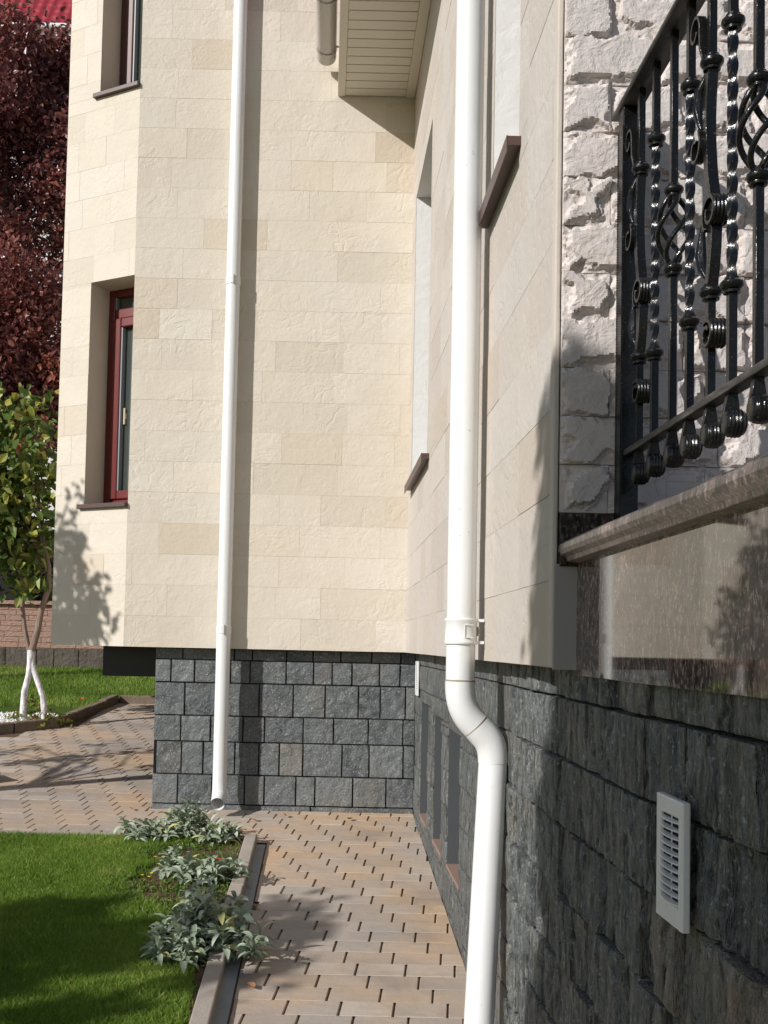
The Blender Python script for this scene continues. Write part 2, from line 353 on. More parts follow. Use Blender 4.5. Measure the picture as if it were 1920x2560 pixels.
m = MT('garden wall base stone', rough=.9, spec=.2); t = m.attr(); co = m.coord(); c = m.mix(m.noise(co, 9, 5, .7), (.05, .042, .034), (.17, .145, .12)); m.set('Base Color', c); m.bump(m.noise(co, 14, 5), 1, .03); M['garden_stone'] = m.m
m = MT('red metal roof', (.30, .028, .04), .6, .3); M['roof'] = m.m
m = MT('neighbour render', (.74, .72, .69), .8, .2); M['white_wall'] = m.m
M['shade'] = MT('soffit board in painted shade', (.10, .10, .10), .8, .2).m  # shadow under the neighbour's eave put into the soffit colour
M['roofwhite'] = MT('white gutter metal', (.80, .80, .80), .35, .5).m
M['blacksteel'] = MT('dark stone band', (.012, .013, .013), .35, .5).m
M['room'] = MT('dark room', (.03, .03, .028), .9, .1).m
M['curtain'] = MT('net curtain', (.30, .31, .28), .9, .1).m

# ------------------------------------------------------------------ terrain and paths
xs = np.array([-120, -40, -12, -4, 0, 4, 12, 40, 120.]); ys = np.array([-120, -30, 0, 4, 8, 12, 16, 30, 60, 160.])
gx, gy = np.meshgrid(xs, ys, indexing='ij'); P = np.stack([gx, gy, gz(gy)-.06], -1).reshape(-1, 3)
idx = np.arange(P.shape[0]).reshape(gx.shape); q = np.stack([idx[:-1, :-1], idx[1:, :-1], idx[1:, 1:], idx[:-1, 1:]], -1).reshape(-1, 4)
tag(npmesh('ground', P, q, M['earth']), kind='structure')
S = Vector((0, 1, .08))
def slab(name, x0, x1, y0, y1, up, mat, th=.02, parent=None, kind='structure', bevel=0):
    o = MB().fbox((0, 0, -.08*7.21), (1, 0, 0), S, (0, 0, 1), x0, x1, y0, y1, up-th, up).build(name, mat, parent, bevel=bevel)
    if kind: tag(o, kind=kind)
    return o
slab('path_bed', -.335, .66, .0, 6.405, -.009, M['sand'], .03)
bed2 = slab('path_bed', -9, .66, 6.405, 12.3, -.009, M['sand'], .03)
PR, PC, SH = .1295, .2085, .13
def pavers(x0, x1, y0, y1, holes):
    """rows across the path; the short joints lean a little, so x is sheared with the row"""
    rc = []
    for r in range(int(math.floor(y0/PR)), int(math.ceil(y1/PR))+1):
        off = (-r*(.0445+SH*PR)) % PC; sh = SH*(r+.5)*PR
        c0 = int(math.floor((x0-sh-off)/PC))-1
        for c in range(c0, int((x1-x0)/PC)+c0+4):
            a = off+c*PC+sh; b = a+PC; v0 = r*PR; v1 = v0+PR
            a, b, v0, v1 = max(a, x0), min(b, x1), max(v0, y0), min(v1, y1)
            if b-a < .02 or v1-v0 < .02: continue
            rc.append((a, b, v0, v1, random.random()))
    return subtract(rc, holes)
def hpav(u, v, r):
    t = r[4]; return (t-.5)*.003+(fbm(u*14+t*50, v*14, 3)-.5)*.004
for (a, b, c, d, hs) in ((-.33, .635, .0, 6.4, []), (-6.5, .635, 6.4, 12.3, [(-1.17, 2, 7.21, 20), (-9, -2.48, 10.55, 20), (-9, -2.9, 9.85, 20)])):
    o = panel('path', (0, 0, -.08*7.21), (1, 0, 0), S, (0, 0, 1), pavers(a, b, c, d, hs), M['paver'], None, hpav, .03, (.0031, .0003), .003, .009, dropv=.0012, smooth=False)
    co_ = np.empty(len(o.data.vertices)*3, np.float32); o.data.vertices.foreach_get('co', co_); co_ = co_.reshape(-1, 3)
    edge = (np.abs(co_[:, 0]-a) > .012) & (np.abs(co_[:, 0]-b) > .012) & ~((np.abs(co_[:, 0]+1.17) < .02) & (co_[:, 1] > 7.1))
    co_[:, 0] += np.where(edge, SH*(((co_[:, 1]/PR) % 1)-.5)*PR, 0); o.data.vertices.foreach_set('co', co_.ravel()); o.data.update()
    tag(o, kind='structure')
slab('gutter_strip', -.388, -.333, .0, 6.36, .0, M['slab'])
# kerbs
kx = (-.458, -.388); y = 6.37; i = 0
kb = MB()
while y > .3:
    kb.fbox((0, 0, -.08*7.21), (1, 0, 0), S, (0, 0, 1), kx[0]+random.uniform(-.002, .002), kx[1]+random.uniform(-.002, .002), y-.995, y, -.12, .062+random.uniform(-.002, .002)); y -= 1.0
tag(kb.build('kerb', M['concrete'], bevel=.006), kind='structure')
kb = MB(); x = -.46
while x > -8:
    kb.fbox((0, 0, -.08*7.21), (1, 0, 0), S, (0, 0, 1), x-.995, x-.002, 6.33, 6.40, -.12, .045+random.uniform(-.002, .002)); x -= 1.0
tag(kb.build('kerb', M['concrete'], bevel=.006), kind='structure')
def kerb_line(pts, w_, h_, mat):
    kb = MB()
    for (a, b) in zip(pts[:-1], pts[1:]):
        a = Vector((a[0], a[1], gz(a[1]))); b = Vector((b[0], b[1], gz(b[1]))); L = (b-a).length; n = max(1, round(L/.5)); d = (b-a)/n; s_ = Vector((d.y, -d.x, 0)).normalized()
        for k in range(n):
            p = a+d*k; kb.fbox(p, d, s_, (0, 0, 1), .01, .99, -w_, 0, -.1, h_+random.uniform(-.006, .006))
    return tag(kb.build('kerb', mat, bevel=.012), kind='structure')
kerb_line([(-9, 9.55), (-3.35, 9.78), (-2.62, 10.45), (-2.40, 12.25), (-.5, 12.35)], .09, .10, M['kerb_dark'])
kerb_line([(-2.62, 7.72), (-2.42, 7.9), (-2.6, 8.1)], .10, .09, M['kerb_dark'])
# turf sheets
def poly_sheet(name, pts, up, mat):
    vs = [(x, y, gz(y)+up) for x, y in pts]
    me = bpy.data.meshes.new(name); me.from_pydata(vs, [], [tuple(range(len(vs)))]); return tag(link(name, me, mat), kind='structure')
poly_sheet('lawn_soil', [(-9, .2), (-.46, .2), (-.46, 6.33), (-9, 6.33)], .030, M['turf'])
farlawn = [(-16, 9.55), (-9, 9.6), (-3.4, 9.9), (-2.72, 10.5), (-2.5, 12.3), (-.5, 12.4), (4, 12.4), (4, 15.5), (-16, 15.5)]
poly_sheet('lawn_soil', farlawn, .05, M['turf'])
def soil_w(y):
    return .02+.09*sstep(y, 4.5, 4.9)+.36*np.exp(-((y-5.95)/.5)**2)+.35*np.exp(-((y-5.35)/.28)**2)*.9+.12*np.exp(-((y-4.8)/.4)**2)
sy = np.linspace(3.5, 6.32, 60); sw = soil_w(sy)+.05*(vnoise(sy*7, sy*0)-.5)
V1 = np.stack([np.full(60, -.459), sy, gz(sy)+.036], -1); V2 = np.stack([-.459-sw, sy, gz(sy)+.036], -1)
tag(npmesh('flower_bed', np.concatenate([V1, V2]), [(i, i+1, 61+i, 60+i) for i in range(59)], M['soil']), kind='structure')
def pt_in(poly, x, y):
    c = np.zeros(len(x), bool); n = len(poly)
    for i in range(n):
        x1, y1 = poly[i]; x2, y2 = poly[(i+1) % n]
        if y1 == y2: continue
        c ^= ((y1 > y) != (y2 > y)) & (x < (x2-x1)*(y-y1)/(y2-y1)+x1)
    return c
def grass(name, x, y, up, hmin, hmax, wd):
    n = len(x); ang = rng.random(n)*6.283; h = hmin+(hmax-hmin)*rng.random(n)*(.55+.9*fbm(x*2.3, y*2.3, 3)); lean = rng.random(n)*.9*h; la = rng.random(n)*6.283
    z = gz(y)+up; dx, dy = np.cos(ang)*wd*.5, np.sin(ang)*wd*.5; lx, ly = np.cos(la)*lean, np.sin(la)*lean
    P = np.stack([np.stack([x-dx, y-dy, z], -1), np.stack([x+dx, y+dy, z], -1), np.stack([x+dx*.7+lx*.35, y+dy*.7+ly*.35, z+h*.6], -1), np.stack([x+lx, y+ly, z+h], -1), np.stack([x-dx*.7+lx*.35, y-dy*.7+ly*.35, z+h*.6], -1)], 1).reshape(-1, 3)
    b = np.arange(n)*5; Fc = np.stack([b, b+1, b+2, b+3, b+4], -1)
    t = np.clip(rng.random(n)*.55+(fbm(x*1.6+5, y*1.6, 4)-.28)*1.1, 0, .93); dry = rng.random(n) < .03+.25*(fbm(x*1.3+20, y*1.3, 3) > .60); t[dry] = 1
    return npmesh(name, P, Fc, M['grass'], None, np.repeat(t, 5))
n = 270000; gy_ = 3.0+3.32*rng.random(n); ex_ = (rng.random(n) < .24)*1.0; gx_ = -.46-rng.random(n)*(gy_*.33-.15)*(1-ex_)-ex_*(gy_*.33-.15+rng.random(n)*1.4)
keep = (gx_ < -.462-soil_w(gy_)*(.75+.5*vnoise(gx_*9, gy_*9))) | (rng.random(n) < .05)
tag(grass('grass', gx_[keep], gy_[keep], .03, .022, .045, .0032), 'short mown green grass of the near lawn beside the paved path', 'grass', kind='stuff')
n = 60000; gy_ = 9.6+5.9*rng.random(n); gx_ = -6.5+6.5*rng.random(n); keep = pt_in(farlawn, gx_, gy_) & (gx_/gy_ > -.36) & ~((gx_+3.1)**2+(gy_-10.95)**2*1.2 < .42)
tag(grass('grass', gx_[keep], gy_[keep], .05, .03, .06, .006), 'green lawn grass behind the whitewashed little tree', 'grass', kind='stuff')

# ------------------------------------------------------------------ the house
FB, FP, XB, XP, YC = 7.12, 7.21, .55, .635, 2.52     # beige face, plinth face, side faces, building corner
ZB = EYE-.045                                       # underside of the cladding
house = empty('house', (-.4, 7.3, 0)); tag(house, 'cream limestone clad house with dark slate plinth and angled bay', 'house')
def zrows(z0, z1, p):
    a = [z0]; 
    while a[-1] < z1-.001: a.append(min(z1, a[-1]+p))
    return a
ZT = EYE+5.3
def hb(u, v, r): return np.full_like(u, (r[4]-.5)*.0016)
# front of the bay
rc = rows(-1.376, .553, zrows(ZB, ZT, .2133), .26, .62)
panel('front_wall', (0, FB, 0), (1, 0, 0), (0, 0, 1), (0, -1, 0), rc, M['beige'], house, hb, .3, (.0003, .0003), .0007, .00035, smooth=False)
MB().box(-1.374, .56, FB+.002, 7.5, ZB+.002, ZT).build('wall_core', M['beige_joint'], house)
# angled facet
FA = R_(28); FU = Vector((-math.cos(FA), math.sin(FA), 0)); FN = Vector((-math.sin(FA), -math.cos(FA), 0)); FO = Vector((-1.376, FB, 0)); ZV = Vector((0, 0, 1))
FL = .655
holes = [(-1, .388, EYE+.915, EYE+2.535), (-1, .36, EYE+3.89, ZT+1)]
rc = subtract(rows(0, FL, zrows(ZB, ZT, .2133), .22, .5), holes)
panel('bay_wall', FO, FU, ZV, FN, rc, M['beige'], house, hb, .3, (.0003, .0003), .0007, .00035, smooth=False)
mb = MB()
for r in subtract([(0, FL-.002, ZB+.002, ZT, 0)], holes): mb.fbox(FO, FU, ZV, FN, r[0], r[1], r[2], r[3], -.26, -.002)
mb.build('bay_wall_core', M['render'], house)
# side of bay going back, far left return
pc = FO+FU*FL
MB().box(pc.x+.003, pc.x+.3, pc.y+.005, 13.5, ZB, ZT).build('bay_return_wall', M['render'], house)
# body behind, floor of the overhang
mb = MB(); mb.add([(-1.373, FB+.003, ZB+.001), (.552, FB+.003, ZB+.001), (.552, 13, ZB+.001), (pc.x+.004, 13, ZB+.001), (pc.x+.004, pc.y, ZB+.001)], [(0, 1, 2, 3, 4)])
mb.build('bay_underside', M['render'], house, fix=False)
# window in the facet
def bay_window(z0, z1, t1, mfr, two):
    win = empty('window', FO+FU*.2+ZV*z0-FN*.21); win.parent = house; win.location -= house.location
    W = lambda mb, u0, u1, v0, v1, n0, n1: mb.fbox(FO, FU, ZV, FN, u0, u1, v0, v1, n0, n1)
    zt = z0+1.375 if two else None
    mb = MB(); W(mb, t1-.055, t1, z0, z1, -.27, -.20); W(mb, -.3, t1-.0555, z0, z0+.055, -.27, -.202); W(mb, -.3, t1-.0555, z1-.055, z1, -.27, -.202)
    if two: W(mb, -.3, t1-.0555, zt, zt+.07, -.27, -.203)
    mb.build('frame', mfr, win, bevel=.006)
    top = zt if two else z1-.055
    mb = MB(); W(mb, t1-.125, t1-.057, z0+.057, top-.002, -.26, -.185); W(mb, -.3, t1-.1255, z0+.057, z0+.12, -.26, -.187); W(mb, -.3, t1-.1255, top-.07, top-.002, -.26, -.187)
    mb.build('sash', mfr, win, bevel=.008)
    mb = MB(); W(mb, t1-.137, t1-.1255, z0+.121, top-.071, -.245, -.196)
    if two: W(mb, t1-.070, t1-.0555, zt+.07, z1-.056, -.245, -.206)
    mb.build('glazing_bead', M['gasket'], win)
    mb = MB(); W(mb, -.3, t1-.137, z0+.12, top-.071, -.24, -.232)
    if two: W(mb, -.3, t1-.070, zt+.07, z1-.055, -.24, -.232)
    mb.build('pane', M['glass'], win)
    if two:
        mb = MB(); W(mb, t1-.163, t1-.148, z0+.60, z0+.72, -.231, -.215); W(mb, t1-.168, t1-.143, z0+.64, z0+.68, -.2315, -.222); mb.build('window_handle', M['handle'], win, bevel=.003)
        mb = MB(); W(mb, t1-.075, t1-.055, zt-.02, zt+.012, -.19, -.178); mb.build('hinge', M['sill'], win)
    mb = MB(); W(mb, .002, t1+.045, z0-.032, z0-.001, -.22, .03); mb.build('window_sill', M['sill'], win, bevel=.003)
    return win
bay_window(EYE+.947, EYE+2.535, .388, M['frame'], True)
bay_window(EYE+3.905, ZT, .36, M['frame_brown'], False)
# room behind the panes
MB().fbox(FO, FU, ZV, FN, -.25, .6, ZB+.3, ZT, -.75, -.7).build('room_curtain', M['curtain'], house)
# side wall (x = XB) with two narrow windows
sh = [(5.80, 6.85, EYE+1.06, EYE+3.005), (3.06, 3.55, EYE+1.52, EYE+3.2)]
rc = subtract(rows(YC, FB, zrows(ZB, EYE+4.6, .2133), .24, .60), sh)
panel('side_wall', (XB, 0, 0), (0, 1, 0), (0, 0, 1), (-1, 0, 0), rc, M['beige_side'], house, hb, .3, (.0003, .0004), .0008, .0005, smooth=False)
mb = MB()
for r in subtract([(YC+.003, FB+.01, ZB+.002, EYE+4.6, 0)], sh): mb.box(XB+.002, XB+.30, r[0], r[1], r[2], r[3])
mb.build('side_wall_core', M['reveal'], house)
for (y0, y1, z0, z1), (sa, sb) in zip(sh, ((5.66, 6.87), (3.02, 3.64))):
    win = empty('window', (XB+.26, (y0+y1)/2, z0)); win.parent = house; win.location -= house.location
    MB().box(XB+.24, XB+.25, y0, y1, z0, z1).build('pane', M['glass'], win)
    MB().box(XB+.22, XB+.28, y0, y0+.06, z0, z1).box(XB+.22, XB+.28, y1-.06, y1, z0, z1).build('frame', M['frame_brown'], win)
    MB().box(XB-.042, XB+.24, sa, sb, z0-.03, z0-.002).box(XB-.044, XB-.041, sa-.001, sb+.001, z0-.052, z0-.001).build('window_sill', M['sill'], win)
# smooth corner strips
MB().box(XB-.004, XB+.01, YC-.004, YC+.035, ZB, EYE+4.6).build('corner_strip', M['render'], house, bevel=.004)
# eave over the side wall
ZE = EYE+3.83
ev = empty('eave', (.28, 5, ZE)); ev.parent = house; ev.location -= house.location
mb = MB(); y = FB-.012; 
mb.box(.055, .49, 2.3, FB-.005, ZE+.012, ZE+.03)
while y > 2.4: mb.box(.062, .482, y-.092, y-.003, ZE+.004, ZE+.0115); y -= .098
mb.build('soffit', M['soffit'], ev, bevel=.002)
MB().box(.008, .060, 2.3, FB-.004, ZE, ZE+.35).box(.484, .548, 2.3, FB-.004, ZE-.001, ZE+.04).build('fascia', M['soffit'], ev, bevel=.003)
rf = MB(); rf.fbox((.03, 2.2, ZE+.36), Vector((1, 0, .45)), (0, 1, 0), Vector((-.45, 0, 1)).normalized(), 0, 4.2, 0, FB-2.2-.005, 0, .05); rf.build('roof', M['roof'], ev)
gt = MB(); cx, cz, r = -.075, ZE+.245, .068
sec = [(math.cos(a), math.sin(a)) for a in np.linspace(math.pi, 2*math.pi, 13)]
sec2 = [(x*.93, z*.93) for x, z in reversed(sec)]
prof = sec+sec2; n = len(prof)
vs = [(cx+x*r, yy, cz+z*r) for yy in (2.2, FB-.09) for x, z in prof]
gt.add(vs, [(k, (k+1) % n, n+(k+1) % n, n+k) for k in range(n)])
vs = [(cx+x*r, yy, cz+z*r) for yy in (FB-.09, FB-.075) for x, z in sec]; n = len(sec)
gt.add(vs, [(k, k+1, n+k+1, n+k) for k in range(n-1)]+[tuple(range(n)), tuple(range(n, 2*n))]+[(0, n-1, 2*n-1, n)])
gutter = gt.build('gutter', M['pvc_grey'], ev, smooth=True)
for yy in (6.92, 6.35, 5.5, 4.6):
    gb = MB(); gb.add([(cx+x*(r+.006), y2, cz+z*(r+.006)) for y2 in (yy-.012, yy+.012) for x, z in sec], [(k, k+1, n+k+1, n+k) for k in range(n-1)])
    gb.box(cx+.02, .008, yy-.01, yy+.01, cz-.005, cz+.004).build('gutter_bracket', M['pvc_grey'], gutter, smooth=True)
# corner face with rock faced stone, y = YC, looking at the camera
zs = [EYE+.332+.1183*i for i in range(0, 30)]
rc = []
for i in range(len(zs)-1):
    u = XB+.012; first = [.118, .236, .118, .3][i % 4]; k = 0
    while u < 2.2:
        wd = first if k == 0 else random.choice([.19, .236, .30, .33, .15]); rc.append((u, min(u+wd, 2.25), zs[i], zs[i+1], random.random())); u += wd; k += 1
def hrock(u, v, r):
    u0, u1, v0, v1, t = r; a = t*90
    d = np.minimum(np.minimum(u-u0, u1-u)*1.0, np.minimum(v-v0, v1-v)*1.15)
    nz = fbm(u*16+a, v*18+a*2, 5)-.50; nz2 = fbm(u*55+a, v*55, 3)-.47
    msk = d+nz*.10
    h = .004+.0105*sstep(msk, .014, .019)+.006*sstep(msk, .0, .005)
    h += (u-(u0+u1)/2)*(t-.5)*.05+(v-(v0+v1)/2)*(((t*7) % 1)-.35)*.07
    h += (np.floor(fbm(u*15+a, v*22+a, 3)*8)/8-.45)*.016*(1-sstep(msk, .014, .019))+nz2*.007*(1-sstep(msk, .014, .02))+nz2*.0012
    return np.maximum(h, 0)+.001
panel('rock_wall', (0, YC, 0), (1, 0, 0), (0, 0, 1), (0, -1, 0), rc, M['rock'], house, hrock, .0042, (.0004, .0004), .0008, .0005, sharp=28)
MB().box(XB+.006, 2.3, YC+.003, YC+.2, ZB+.004, EYE+3.8).build('rock_wall_core', M['render'], house)
MB().box(XB+.012, 2.2, YC-.022, YC-.001, EYE+.2, EYE+.330).build('skirting', M['black_granite'], house, bevel=.002)
# plinths
def hslate(u, v, r):
    t = r[4]; a = t*77
    d = np.minimum(np.minimum(u-r[0], r[1]-u), np.minimum(v-r[2], r[3]-v))
    h = (t-.5)*.006+(fbm(u*9+a, v*6+a, 4)-.45)*.014+(fbm(u*30+a, v*22, 3)-.45)*.006
    st = fbm(u*5+a*2, v*9+a, 3); h += .006*np.floor(st*7)/7*2
    h += (u-(r[0]+r[1])/2)*(((t*13) % 1)-.5)*.05
    return h*sstep(d, -.004, .007)
ZF = [EYE-.045, EYE-.126, EYE-.284, EYE-.511, EYE-.689, EYE-.914, .035, -.03]
rc = []
for a, b in zip(ZF[:-1], ZF[1:]): rc += rows(-1.17, XP, [b, a], .11, .27) if b > 0 else rows(-1.17, XP, [b, a], .3, .7)
panel('plinth', (0, FP, 0), (1, 0, 0), (0, 0, 1), (0, -1, 0), rc, M['slate'], house, hslate, .014, (.0025, .0025), .004, .010)
MB().box(-1.165, XP+.01, FP+.009, 12.9, -.2, ZB).build('plinth_core', M['mortar'], house)
MB().box(-1.62, -1.166, 7.62, 12.8, EYE-.265, ZB-.002).build('bay_base_band', M['blacksteel'], house)
niches = [(6.28, 6.79, EYE-1.09, EYE-.36), (5.54, 5.96, EYE-1.10, EYE-.385), (4.79, 5.29, EYE-1.10, EYE-.41)]
ZS = [EYE-.045, EYE-.126, EYE-.284, EYE-.456, EYE-.63, EYE-.81, EYE-.98, EYE-1.14, EYE-1.3, EYE-1.46, EYE-1.66, EYE-1.9]
YJ = 3.47
rf_ = lambda u0, u1: .008 if u0 < 3.4 else .014
far = []; near = []
for a, b in zip(ZS[:-1], ZS[1:]):
    far += rows(YJ+.012, FP-.004, [b, a], .14, .34); near += rows(-.3, YJ-.004, [b, a], .08, .24)
panel('plinth', (XP, 0, 0), (0, 1, 0), (0, 0, 1), (-1, 0, 0), subtract(far, niches), M['slate_side'], house, hslate, .014, (.0012, .0012), .003, .006)
def hslate2(u, v, r): a = r[4]*33; return hslate(u, v, r)*1.1+.010+(((r[4]*17) % 1)-.5)*.020-.012*(1-sstep(np.abs(fbm(u*11+a*3, v*2.2+a, 3)-.5), 0, .022))+(np.floor(fbm(u*18+a*5, v*3+a, 3)*9)/9-.45)*.014-.008*(1-sstep(np.abs(fbm(u*16+a, v*3.5+a, 3)-.45), 0, .03))+(fbm(u*40+a, v*6, 3)-.45)*.007
panel('plinth', (XP, 0, 0), (0, 1, 0), (0, 0, 1), (-1, 0, 0), near, M['slate_side'], house, hslate2, .0065, (.0042, .0014), .003, .018, sharp=30)
mb = MB()
for r in subtract([(-.3, FP+.02, -.9, ZB, 0)], niches): mb.box(XP+.009, XP+.25, r[0], r[1], r[2], r[3])
mb.build('plinth_core', M['mortar'], house)
for (y0, y1, z0, z1) in niches:
    nb = MB().box(XP+.20, XP+.21, y0, y1, z0, z1).box(XP+.004, XP+.199, y1-.006, y1-.001, z0+.012, z1).box(XP+.004, XP+.199, y0+.001, y0+.006, z0+.012, z1)
    w_ = nb.build('basement_window', M['niche'], house)
    MB().box(XP-.004, XP+.199, y0+.002, y1-.007, z0-.01, z0+.012).build('brick_sill', M['terracotta'], w_, bevel=.002)
# ------------------------------------------------------------------ granite clad porch
porch = empty('porch', (1.3, 1.2, EYE)); tag(porch, 'raised porch clad in polished dark granite with moulded stone coping', 'porch')
XG = .605
mb = MB()
for (a, b) in ((.60, YC-.002), (-.4, .597)): mb.box(XG, XG+.02, a, b, EYE-.062, EYE+.212)
mb.build('granite_cladding', M['granite'], porch, bevel=.001)
MB().box(XG+.021, 2.2, -.4, YC-.03, EYE-.06, EYE+.21).build('porch_core', M['render'], porch)
pr = [(1.10, .212), (.600, .208), (.578, .211), (.575, .221), (.564, .229), (.5605, .239), (.562, .252), (.570, .259), (.585, .262), (1.10, .262)]
vs = [(x, yy, EYE+z) for yy in (-.4, YC-.003) for x, z in pr]; n = len(pr)
MB().add(vs, [(k, (k+1) % n, n+(k+1) % n, n+k) for k in range(n)]+[tuple(range(n)), tuple(range(n, 2*n))]).build('coping', M['coping'], porch, bevel=.001)
MB().box(1.101, 2.2, -.4, YC-.03, EYE+.211, EYE+.250).build('porch_floor', M['coping'], porch)
MB().box(XB+.001, XG+.002, YC-.016, YC+.0, ZB-.004, EYE+.206).build('return_strip', M['return'], porch)

# ------------------------------------------------------------------ railing
XR = .70
rail = empty('railing', (XR, 1.6, EYE+.26)); tag(rail, 'black wrought iron porch railing with twisted, basket and scroll balusters', 'railing')
ZH = EYE+1.289
pb = MB().box(XR-.021, XR+.021, 2.405, 2.447, EYE+.262, ZH); pb.build('post', M['iron'], rail, bevel=.002)
for yb_, xb_ in ((2.4045, XR-.0215), (2.4475, XR-.0215)):
    mb = MB(); z = EYE+.30
    while z < ZH-.05: mb.lathe((xb_, yb_, z), [(.0005, -.0032), (.0019, 0), (.0005, .0032)], seg=6); z += .0062
    mb.build('post_beading', M['iron'], rail)
hp = [(-.026, 0), (.026, 0), (.029, .004), (.029, .010), (.022, .016), (.010, .020), (-.010, .020), (-.022, .016), (-.029, .010), (-.029, .004)]
n = len(hp); vs = [(XR+x, yy, ZH+z) for yy in (.1, 2.485) for x, z in hp]
MB().add(vs, [(k, (k+1) % n, n+(k+1) % n, n+k) for k in range(n)]+[tuple(range(n)), tuple(range(n, 2*n))]).build('handrail', M['iron_dusty'], rail, bevel=.001)
ZL = EYE+.452
MB().box(XR-.015, XR+.015, .1, 2.404, ZL, ZL+.015).build('bottom_rail', M['iron_dusty'], rail, bevel=.002)
SQ = [(1, 1), (-1, 1), (-1, -1), (1, -1)]
def collar(mb, c, s=1.0):
    x, y, z = c
    pr_ = [(.0085, -.016), (.0150, -.0155), (.0155, -.0115), (.0125, -.010), (.0165, -.008), (.0205, -.003), (.0205, .003), (.0160, .0075), (.0125, .009), (.0130, .0125), (.0085, .0135)]
    mb.lathe(c, [(r*s, h*s) for r, h in pr_], seg=14)
def barrel(mb, c, r=.021, wd=.032, off=0.0):
    # ribbed fishtail scroll, axis along x
    prof_ = []; nn = 25
    for i in range(nn):
        f = i/(nn-1); rr = r*(1-.34*abs(2*f-1)**3.2)*(1-.075*(0.5+.5*math.cos(f*2*math.pi*6)))
        prof_.append((rr, (f-.5)*wd))
    prof_ = [(r*.25, -wd*.51)]+prof_+[(r*.25, wd*.51)]
    mb.lathe(c, prof_, axis=(1, 0, 0), seg=22)
def straight(mb, y, z0, z1, h=.0072): mb.box(XR-h, XR+h, y-h, y+h, z0, z1)
def pull(c, dz=.02): return c
def end(mb, y):
    mb.add(*wedge(y)); barrel(mb, (XR+.002, y-.008, EYE+.398), .0255, .036)
def wedge(y):
    a, b = .0075, .0165; z0, z1 = EYE+.405, ZL+.002
    vs = [(XR-b, y-.004, z0), (XR+b, y-.004, z0), (XR+b, y+.004, z0), (XR-b, y+.004, z0), (XR-a, y-a, z1), (XR+a, y-a, z1), (XR+a, y+a, z1), (XR-a, y+a, z1)]
    return vs, [(0, 1, 2, 3), (4, 5, 6, 7), (0, 1, 5, 4), (1, 2, 6, 5), (2, 3, 7, 6), (3, 0, 4, 7)]
def b_twist(y):
    mb = MB(); z0, z1 = EYE+.645, EYE+1.118; straight(mb, y, ZL, z0); straight(mb, y, z1, ZH)
    mb.tube([(XR, y, z0+(z1-z0)*i/90) for i in range(91)], .0068, 4, shape=SQ, twist=2*math.pi/.17)
    collar(mb, (XR, y, z0)); collar(mb, (XR, y, z1)); end(mb, y); return mb
def b_basket(y):
    mb = MB(); z0, z1 = EYE+.787, EYE+.952; straight(mb, y, ZL, z0); straight(mb, y, z1, ZH); collar(mb, (XR, y, z0)); collar(mb, (XR, y, z1))
    for k in range(4):
        pts = []
        for i in range(25):
            f = i/24; a = k*math.pi/2+f*math.pi*1.15; rr = .006+.026*math.sin(math.pi*f)**.75; pts.append((XR+math.cos(a)*rr, y+math.sin(a)*rr, z0+.010+(z1-z0-.02)*f))
        mb.tube(pts, .0056, 8)
    end(mb, y); return mb
def spiral(c, r0, r1, a0, a1, n=26):
    return [(XR, c[0]+math.cos(a0+(a1-a0)*i/n)*(r0+(r1-r0)*i/n), c[1]+math.sin(a0+(a1-a0)*i/n)*(r0+(r1-r0)*i/n)) for i in range(n+1)]
def strap(mb, pts, hw=.009, ht=.0028): mb.tube(pts, 1.0, 4, shape=[(hw, ht), (-hw, ht), (-hw, -ht), (hw, -ht)], ref=(1, 0, 0))
